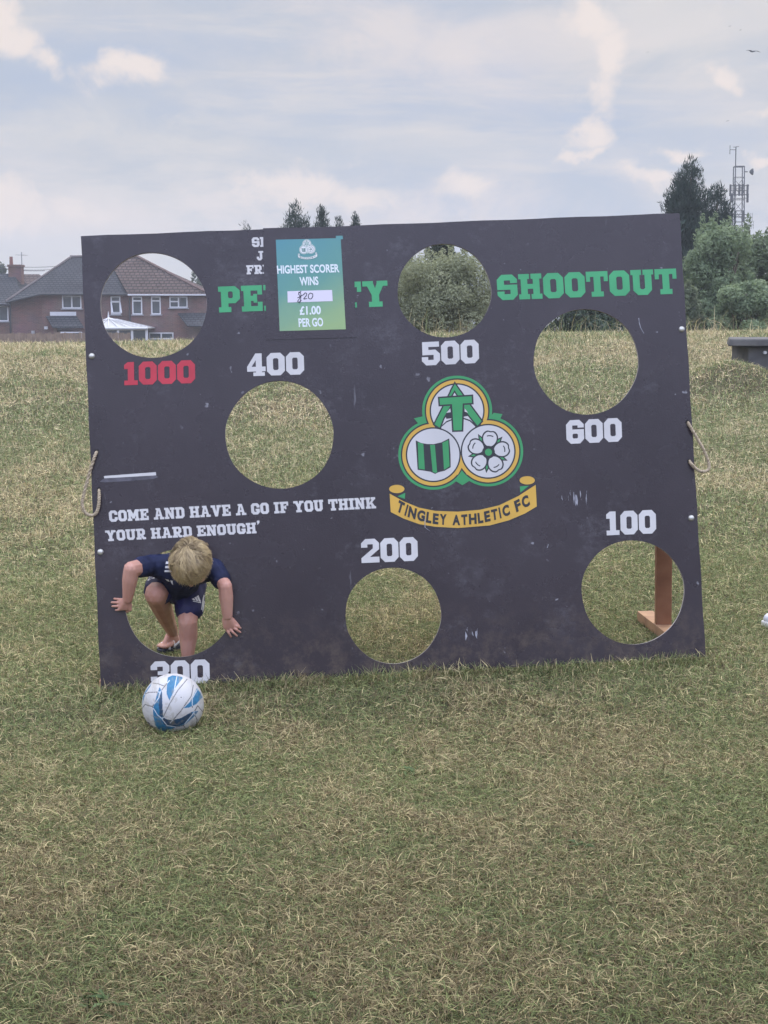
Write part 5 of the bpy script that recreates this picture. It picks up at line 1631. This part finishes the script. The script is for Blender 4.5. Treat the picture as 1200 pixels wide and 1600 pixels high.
def build_houses():
    Y = 100.0
    z0 = Z(-15, 100) - .1
    e = lambda px, py, yy=Y: at(px, py, yy)
    zE = e(150, 458).z
    # ---- pair of semis: the grey-roofed left house and the brown-tiled right one
    root = empty('brick_house', (e(110, 458).x, Y, z0), 'brick house with plain grey slate roof behind the fence', 'house', 'brick houses beyond the field')
    b = MB(); wall_box(b, 64, 200, 457.5, z0, Y, 8); b.build('wall', M_brick, root)
    # low side wing under the sweep of the roof
    b = MB(); xa, xb = e(14, 470).x, e(64, 457.5).x - .004
    b.prism([(xa, Y + .3, z0), (xb, Y + .3, z0), (xb, Y + .3, zE), (xa, Y + .3, e(14, 469).z)], (0, 7, 0)); b.build('side_wing', M_brick, root)
    zr = e(150, 402, Y + 4).z
    fl, fr = e(9, 471.5, Y - .3), e(199.6, 458.6, Y - .35)
    fm = e(63, 458.4, Y - .35)
    rl, rr_ = e(112, 401, Y + 4), e(167, 402, Y + 4)
    rl.z = rr_.z = zr
    back = lambda p: Vector((p.x, Y + 8.4, p.z))
    b = MB()
    V = [fl, fm, fr, rr_, rl, back(fl), back(fr), back(fm)]
    b.add(V, [(0, 1, 4), (1, 2, 3, 4), (0, 4, 5), (4, 3, 6, 7), (4, 7, 5)])
    sol(b.build('roof', M_slate, root), .12)
    b = MB(); b.tube([fl + Vector((0, -.06, -.05)), fm + Vector((0, -.06, -.05)), fr + Vector((0, -.06, -.05))], .07, 8); b.build('gutter', M_dark, root)
    b = MB(); b.tube([rl + Vector((-.1, 0, .04)), rr_ + Vector((0, 0, .04))], .10, 8); b.tube([fl + Vector((0, 0, .03)), rl + Vector((0, 0, .05))], .08, 6); b.build('ridge_tiles', mat('ridge_tile', (.12, .10, .10), .8, .2, 2), root)
    b = MB(); p = e(15.5, 470, Y + .22); b.tube([(p.x, Y + .2, z0), (p.x, Y + .2, p.z)], .05, 8); b.build('drainpipe', M_dark, root)
    window(root, 97.5, 127, 462, 482, Y, 2)
    window(root, 173.5, 188, 463, 491.5, Y, 1, .28, True)
    # lean-to porch with white fascia
    b = MB(); a, c = e(70, 493.5, Y - 1.6), e(119, 487.3, Y - 1.6); b.box((a.x, Y - .06, e(70, 493.3).z), (e(119, 487).x, Y - .001, e(70, 487.2).z)); b.build('fascia_board', M_upvc, root)
    lp = [e(72, 493.8, Y - .02), e(119.5, 493.8, Y - .02), e(131, 510.5, Y - 1.7), e(82, 510.5, Y - 1.7)]
    roof_slab(root, 'porch_roof', lp, M_slate, .08)
    b = MB(); w0, w1 = e(83, 515, Y - 1.5), e(131, 515, Y - 1.5); zt_ = e(83, 511.5, Y - 1.5).z
    b.box((w0.x, Y - 1.5, z0), (w0.x + .25, Y - .01, zt_)); b.box((w1.x - .25, Y - 1.5, z0), (w1.x, Y - .01, zt_)); b.box((w0.x + .25, Y - 1.2, z0), (w1.x - .25, Y - 1.1, zt_ - .25)); b.build('porch_wall', M_brick, root)
    window(root, 95, 128, 518.5, 531, Y - 1.7, 2)
    b = MB(); p = e(48, 518, Y); b.box((p.x, Y + .16, p.z - .25), (p.x + .2, Y + .298, p.z + .05)); b.build('meter_box', M_fascia, root)
    b = MB(); p = e(72, 512, Y); b.box((p.x - .1, Y - .12, p.z - .1), (p.x + .12, Y - .001, p.z + .08)); b.build('outside_lamp', M_upvc, root)
    # ---- right-hand house, standing a little forward
    Y2 = Y - .5
    root = empty('brick_house', (e(260, 458, Y2).x, Y2, z0), 'brick house with brown pantile roof and white conservatory seen through the 1000 hole', 'house', 'brick houses beyond the field')
    b = MB(); wall_box(b, 200.6, 322.5, 459.5, z0, Y2, 8.4); b.build('wall', M_brick, root)
    fl, fr = e(199.8, 459, Y2 - .35), e(325, 459, Y2 - .35)
    a_, c_ = e(168, 402, Y + 4), e(214, 403.5, Y + 4); a_.z = c_.z = zr + .02
    V = [fl, fr, c_, a_, Vector((fl.x, Y + 8.6, fl.z)), Vector((fr.x, Y + 8.6, fr.z))]
    b = MB(); b.add(V, [(0, 1, 2, 3), (1, 5, 2), (3, 2, 5, 4)])
    sol(b.build('roof', M_tile, root), .14)
    b = MB(); b.tube([a_ + Vector((0, 0, .06)), c_ + Vector((.05, 0, .06))], .12, 8); b.tube([c_ + Vector((0, 0, .05)), fr + Vector((0, 0, .05))], .10, 6); b.build('ridge_tiles', mat('ridge_tile_brown', (.13, .08, .07), .8, .2, 2), root)
    b = MB(); b.box((e(201, 460, Y2).x, Y2 - .40, e(201, 461.8, Y2).z), (e(323, 460, Y2).x, Y2 - .28, e(201, 459.6, Y2).z)); b.build('gutter', M_upvc, root)
    b = MB(); p = e(199.3, 465, Y2); b.tube([(p.x + .14, Y2 - .07, z0), (p.x + .14, Y2 - .07, p.z)], .05, 8); b.build('drainpipe', M_dark, root)
    window(root, 207, 222, 463.3, 491.3, Y2, 1, .24); window(root, 236.6, 251, 463.3, 491.3, Y2, 1, .24)
    window(root, 265, 293, 463.3, 480.8, Y2, 2, .45)
    window(root, 233, 271, 519.5, 530, Y2, 2); window(root, 299, 318, 516.8, 530, Y2, 2)
    lp = [e(278, 489, Y2 - .02), e(324, 489, Y2 - .02), e(328, 508.5, Y2 - 1.7), e(293, 508.5, Y2 - 1.7)]
    roof_slab(root, 'porch_roof', lp, M_slate, .08)
    b = MB(); p = e(294, 509, Y2 - 1.5); q = e(326, 509, Y2 - 1.5); b.box((p.x, Y2 - .9, z0), (q.x, Y2 - .8, p.z)); b.box((p.x, Y2 - .8, z0), (p.x + .2, Y2 - .01, p.z)); b.build('porch_wall', M_brick, root)
    # conservatory
    Yc = Y2 - 3.2
    cons = MB()
    ap = e(169.5, 498, Yc + 1.6); l0, r0 = e(138, 512.2, Yc), e(231, 512.2, Yc)
    rf = MB(); rbk = Vector((r0.x, Y2 - .02, r0.z)); lbk = Vector((l0.x, Y2 - .02, l0.z)); apb = Vector((ap.x + .3, Y2 - .02, ap.z))
    rf.add([l0, r0, ap, rbk, lbk, apb], [(0, 1, 2), (1, 3, 5, 2), (0, 2, 5, 4)])
    crf = rf.build('conservatory_roof', M_poly, root); sol(crf, .06)
    fr_ = MB()
    for t in np.linspace(0, 1, 7): fr_.tube([l0.lerp(r0, t) + Vector((0, -.01, .05)), ap + Vector((0, -.01, .06))], .03, 6)
    fr_.tube([l0 + Vector((0, -.05, -.03)), r0 + Vector((0, -.05, -.03))], .08, 8)
    fr_.tube([ap, ap + Vector((0, 0, .45))], [.07, .015], 8)
    fr_.build('glazing_bar', M_upvc, crf)
    cf = MB(); zc0 = z0; zb = l0.z - .06
    xs = [e(p_, 520, Yc + .1).x for p_ in (142, 163, 184.5, 206.5, 229)]
    for x in xs: cf.box((x - .07, Yc + .05, zc0), (x + .07, Yc + .18, zb))
    for x, x2 in zip(xs, xs[1:]):
        cf.box((x + .07, Yc + .06, zb - .1), (x2 - .07, Yc + .16, zb)); cf.box((x + .07, Yc + .06, zb - .95), (x2 - .07, Yc + .16, zb - .85))
    cfo = cf.build('conservatory_frame', M_upvc, root)
    b = MB(); b.box((xs[0] + .01, Yc + .11, zc0), (xs[-1] - .01, Yc + .125, zb - .01)); b.build('pane', M_glass, cfo)
    # ---- neighbour at the left edge
    Y3 = 104.0; z3 = z0
    root = empty('brick_house', (e(-40, 470, Y3).x, Y3, z3), 'brick house with a tall chimney and television aerial at the left edge', 'house', 'brick houses beyond the field')
    b = MB(); wall_box(b, -110, 13.6, 476, z3, Y3, 8); b.build('wall', M_brick, root)
    ze = e(0, 475.5, Y3 - .3).z; zr3 = e(0, 427.5, Y3 + 4).z
    xl, xr = e(-115, 470, Y3).x, e(14.5, 475, Y3).x
    xrl = e(-60, 430, Y3 + 4).x; xrr = e(36, 430, Y3 + 4).x; xe = e(40, 475, Y3).x
    b = MB(); V = [(xl, Y3 - .35, ze), (xe, Y3 - .35, ze), (xrr - .6, Y3 + 4, zr3), (xrl, Y3 + 4, zr3), (xl, Y3 + 8.4, ze), (xe, Y3 + 8.4, ze)]
    b.add(V, [(0, 1, 2, 3), (1, 5, 2), (3, 2, 5, 4), (0, 3, 4)]); rf = b.build('roof', M_slate, root); sol(rf, .12)
    c0, c1 = e(14, 440, Y3 + 3.6), e(32.8, 413.5, Y3 + 3.6)
    b = MB(); b.box((c0.x, Y3 + 3.5, zr3 - 1.2), (c1.x, Y3 + 4.4, c1.z - .15)); b.box((c0.x - .06, Y3 + 3.44, c1.z - .148), (c1.x + .06, Y3 + 4.46, c1.z)); ch = b.build('chimney', M_brick, rf)
    p = e(17.6, 413, Y3 + 3.9); b = MB(); b.tube([(p.x, Y3 + 3.9, c1.z), (p.x, Y3 + 3.9, e(17.6, 401, Y3 + 3.9).z)], [.13, .11], 10); b.build('chimney_pot', mat('clay_pot', (.22, .10, .08), .8, .2, 3), rf)
    p = e(34.6, 428, Y3 + 4); b = MB(); tz = e(34.6, 394, Y3 + 4).z
    b.tube([(p.x, Y3 + 4, zr3 - .3), (p.x, Y3 + 4, tz)], .035, 6); b.tube([(p.x - .25, Y3 + 3.6, tz - .2), (p.x + .25, Y3 + 4.4, tz - .2)], .02, 6)
    for k in range(5):
        cx = p.x - .2 + .1 * k; cy = Y3 + 3.68 + .16 * k
        b.tube([(cx - .2, cy + .1, tz - .2), (cx + .2, cy - .1, tz - .2)], .012, 5)
    b.build('aerial', M_fascia, rf)
    window(root, -16, 13, 477.5, 502, Y3, 2, .35, False)
    # ---- brown roof peeping out behind
    Y4 = 118.0
    root = empty('brick_house', (e(40, 440, Y4).x, Y4, z0), 'far house whose brown tiled roof shows between chimney and grey roof', 'house', 'brick houses beyond the field')
    b = MB(); wall_box(b, -10, 70, 458, z0, Y4, 8); b.build('wall', M_brick, root)
    b = MB(); zz = e(0, 458, Y4 - .3).z; zq = e(0, 428.5, Y4 + 4).z; xa, xb, xc, xd = e(-14, 458, Y4).x, e(78, 458, Y4).x, e(61, 430, Y4 + 4).x, e(5, 430, Y4 + 4).x
    b.add([(xa, Y4 - .3, zz), (xb, Y4 - .3, zz), (xc, Y4 + 4, zq), (xd, Y4 + 4, zq), (xa, Y4 + 8.3, zz), (xb, Y4 + 8.3, zz)], [(0, 1, 2, 3), (1, 5, 2), (3, 2, 5, 4), (0, 3, 4)])
    sol(b.build('roof', M_tile, root), .12)
    # cables strung across behind the chimney
    cm = mat('cable_black', (.05, .05, .06), .6)
    for k, (pa, pb) in enumerate((((-80, 401), (96, 415.5)), ((-80, 402), (84, 421)), ((-80, 399), (70, 423)))):
        a, c = e(*pa, 112), e(*pb, 114)
        pts = [a.lerp(c, t) + Vector((0, 0, -.35 * 4 * t * (1 - t))) for t in np.linspace(0, 1, 14)]
        b = MB(); b.tube(pts, .018, 5); o = b.build('overhead_cable', cm)
        tag(o, ('uppermost', 'middle', 'lowest')[k] + ' of three thin cables in the sky right of the chimney', 'cable', 'overhead cables')
    # ---- close-boarded fence in front
    Yf = 58.0
    wood = mat('fence_boards', (.30, .225, .17), .85, .0, 5, .1, .2, (.21, .155, .12))
    fa, fb = at(-60, 521.5, Yf), at(249 - 49.5, 520, Yf)
    root = empty('board_fence', (fa.x, Yf, Z(fa.x, Yf)), 'weathered brown close-boarded fence at the foot of the houses', 'fence')
    b = MB(); g = np.random.default_rng(5); x = fa.x; zb = at(0, 545, Yf).z
    while x < fb.x:
        w = .115 + g.uniform(-.006, .006); zt_ = np.interp(x, [fa.x, fb.x], [fa.z, fb.z]) + g.uniform(-.03, .03)
        b.box((x, Yf + g.uniform(0, .02), zb), (x + w - .012, Yf + .04, zt_)); x += w
    b.build('boards', wood, root)
    b = MB()
    for dz in (.25, .75): b.box((fa.x, Yf + .045, fa.z - dz), (fb.x, Yf + .10, fa.z - dz + .08))
    b.build('rail', wood, root)
    for k in range(6):
        xx = fa.x + (fb.x - fa.x) * k / 5; b = MB(); b.box((xx - .05, Yf + .105, zb), (xx + .05, Yf + .2, fa.z + .02)); b.build('fence_post', wood, root)


def sol(o, t):
    md = o.modifiers.new('solid', 'SOLIDIFY'); md.thickness = t; md.offset = -1
    bm = bmesh.new(); bm.from_mesh(o.data); bmesh.ops.recalc_face_normals(bm, faces=bm.faces)
    # open shells: make the roof faces look upwards
    up = sum(f.normal.z * f.calc_area() for f in bm.faces)
    if up < 0: bmesh.ops.reverse_faces(bm, faces=bm.faces)
    bm.to_mesh(o.data); bm.free()


build_houses()


# ------------------------------------------------------------------ radio mast
def build_mast():
    Y = 150.0
    steel = mat('galvanised_lattice', (.055, .06, .07), .6, .15, 2); dark = mat('antenna_dark', (.022, .025, .03), .6)
    c = at(1153.5, 300, Y); S = Y / F
    root = empty('radio_mast', (c.x, Y, Z(c.x, Y)), 'steel lattice radio mast with antennas above the bushes', 'mast')
    w = 13.5 / 2 * S
    zb = Z(c.x, Y); ztp = at(1153, 260, Y).z
    X = lambda px, z: c.x + (px - 1153.5) * S
    def Zp(py): return at(1153, py, Y).z
    corners = [(-w, -w), (w, -w), (w, w), (-w, w)]
    b = MB()
    for x, y in corners: b.tube([(c.x + x * 1.35 + .3, Y + y * 1.35, zb), (c.x + x, Y + y, ztp)], .055, 6)
    lv = np.arange(zb + 1.0, ztp, 1.05)
    def cor(i, z):
        t = (z - zb) / (ztp - zb); x, y = corners[i % 4]; s = 1.35 - .35 * t
        return (c.x + x * s + .3 * (1 - t), Y + y * s, z)
    for j, z in enumerate(lv):
        for i in range(4):
            b.tube([cor(i, z), cor(i + 1, z)], .022, 5)
            if j + 1 < len(lv): b.tube([cor(i + (j % 2), z), cor(i + 1 - (j % 2), lv[j + 1])], .022, 5)
    for i in range(4): b.tube([cor(i, ztp - .02), cor(i + 1, ztp - .02)], .05, 5)
    b.build('lattice_tower', steel, root)
    b = MB(); b.tube([(X(1148.5, 0), Y, Zp(300)), (X(1148, 0), Y, Zp(229.5))], .05, 6); b.tube([(X(1144, 0), Y, Zp(230)), (X(1152.5, 0), Y, Zp(229))], .03, 5)
    b.tube([(X(1139, 0), Y, Zp(234)), (X(1148, 0), Y, Zp(234))], .03, 5); b.tube([(X(1139, 0), Y, Zp(227)), (X(1139, 0), Y, Zp(241))], .03, 5); b.build('whip_aerial', dark, root)
    # sector antennas in rings
    for py0, py1, pxs in ((289, 307, (1139.5, 1146, 1152, 1157, 1165.5)), (303, 317, (1166, 1141)), (330, 347, (1141.5, 1147, 1160))):
        for px in pxs:
            b = MB(); x = X(px, 0); yy = Y - w - .45 + .3 * abs(px - 1153) / 12
            b.box((x - .09, yy - .08, Zp(py1)), (x + .09, yy + .08, Zp(py0))); b.tube([(x, yy, Zp((py0 + py1) / 2)), (c.x, Y, Zp((py0 + py1) / 2))], .03, 5)
            b.build('panel_antenna', dark, root)
    for py in (291, 305, 336):
        b = MB(); b.tube([(X(1139, 0), Y - w - .3, Zp(py)), (X(1167, 0), Y - w - .3, Zp(py))], .04, 5); b.build('headframe', dark, root)
    b = MB(); x = X(1165.5, 0); z = Zp(269)
    ring = [[(x + .5 - .16 * q, Y - .4 + r * math.cos(t), z + r * math.sin(t)) for t in np.linspace(0, 6.283, 13)[:-1]] for q, r in ((0, .33), (1, .26), (2, .08))]
    b.add([p for r_ in ring for p in r_], [(i * 12 + k, i * 12 + (k + 1) % 12, (i + 1) * 12 + (k + 1) % 12, (i + 1) * 12 + k) for i in range(2) for k in range(12)] + [tuple(range(12)), tuple(range(24, 36))])
    b.tube([(x, Y - .4, z), (c.x + w, Y - w, z)], .05, 6); b.build('dish', dark, root)
    for py, px in ((352, 1176), (340, 1174)):
        b = MB(); b.tube([(c.x, Y, Zp(py)), (X(px, 0), Y - .6, Zp(py))], .025, 5)
        for k in range(4): b.tube([(X(px - 2.5 * k, 0), Y - .6, Zp(py) - .4), (X(px - 2.5 * k, 0), Y - .6, Zp(py) + .4)], .015, 5)
        b.build('yagi_aerial', dark, root)


build_mast()


# ------------------------------------------------------------------ birds
def bird(px, py, Y, span, label, roll, bank=0.0):
    c = at(px, py, Y)
    root = empty('gull', c, label, 'bird', 'gulls high in the sky')
    m = bird.m
    s = span / 2
    fwd = Vector((-.8, .6, 0)).normalized(); rt = Vector((math.cos(roll), .25, math.sin(roll))).normalized(); up = rt.cross(fwd).normalized()
    if up.z < 0: up = -up
    P = lambda a, b, h: c + rt * a + fwd * b + up * h
    v = []
    b = MB(); b.tube([P(0, -.38 * s, 0), P(0, -.2 * s, .0), P(0, .05 * s, .0), P(0, .25 * s, .01), P(0, .36 * s, .02)], [.03 * s, .075 * s, .10 * s, .06 * s, .02 * s], 8); b.build('body', m, root, True)
    for sg in (-1, 1):
        pts = [(0, .16, .02), (.3, .2, .17 + bank * sg), (.62, .12, .15 + bank * sg), (1.0, -.1, -.02 + bank * sg), (.62, -.08, .13 + bank * sg), (.3, -.06, .13 + bank * sg), (0, -.14, .0)]
        b = MB(); b.prism([P(sg * a * s, bb * s, h * s) for a, bb, h in pts], up * -.02 * s); b.build('wing', m, root)
    return root


bird.m = mat('gull_plumage', (.14, .15, .17), .7)
bird(1176, 80.5, 60, .62, 'largest gull, wings spread, right edge of the sky', -.05)
bird(1140.5, 41, 90, .22, 'tiny gull, left one of the pair at the top right', .35)
bird(1157, 47, 90, .22, 'tiny gull, right one of the pair at the top right', .3)
bird(1137, 189, 90, .26, 'tiny gull in the sky above the radio mast', .3)
bird(1012, 81.5, 95, .22, 'tiny gull on its own left of the others', .1)


# ------------------------------------------------------------------ concrete cap on the bank
def build_concrete():
    Y = 16.2
    conc = mat('weathered_concrete', (.15, .145, .14), .9, .0, 6, .4, .2, (.09, .088, .09))
    a = at(1146, 545, Y); z1 = at(1150, 530, Y).z; z2 = at(1150, 541.5, Y).z
    root = empty('concrete_chamber', (a.x, Y, z2 - .35), 'low grey concrete chamber with a slab lid set into the bank', 'concrete slab')
    x0, x1 = at(1150, 535, Y).x, at(1150, 535, Y).x + 1.7
    b = MB(); b.prism([(at(1138, 538, Y).x, Y + .02, z2 + .005), (x0 + .02, Y, z2), (x1, Y - .05, z2), (x1, Y + .9, z2 + .01), (x0 + .10, Y + .9, z2 + .01)], (.02, 0, z1 - z2))
    o = b.build('lid', conc, root); bevel(o, .012)
    b = MB(); b.box((at(1172, 540, Y).x, Y + .07, z2 - .6), (x1 - .05, Y + .85, z2 - .008)); o = b.build('chamber_wall', conc, root); bevel(o, .01)
    # small pipe stub on its face
    p = at(1197, 551, Y); b = MB(); b.tube([(p.x, Y + .072, p.z), (p.x, Y + .03, p.z)], .018, 10); b.build('pipe_stub', mat('pale_pipe', (.5, .5, .5), .6), root)


build_concrete()


# ------------------------------------------------------------------ summer haze: one box of even, thin air round everything
def build_haze():
    b = MB(); b.box((-440, -75, -7), (440, 480, 24))
    m = bpy.data.materials.new('thin_haze'); m.use_nodes = True
    nt = m.node_tree; nt.nodes.remove(nt.nodes['Principled BSDF'])
    v = nt.nodes.new('ShaderNodeVolumePrincipled')
    v.inputs['Color'].default_value = (.82, .88, 1, 1); v.inputs['Density'].default_value = .0013; v.inputs['Anisotropy'].default_value = .3
    nt.links.new(v.outputs[0], nt.nodes['Material Output'].inputs['Volume'])
    tag(b.build('haze', m), 'thin pale summer haze', None, None, 'stuff')


build_haze()
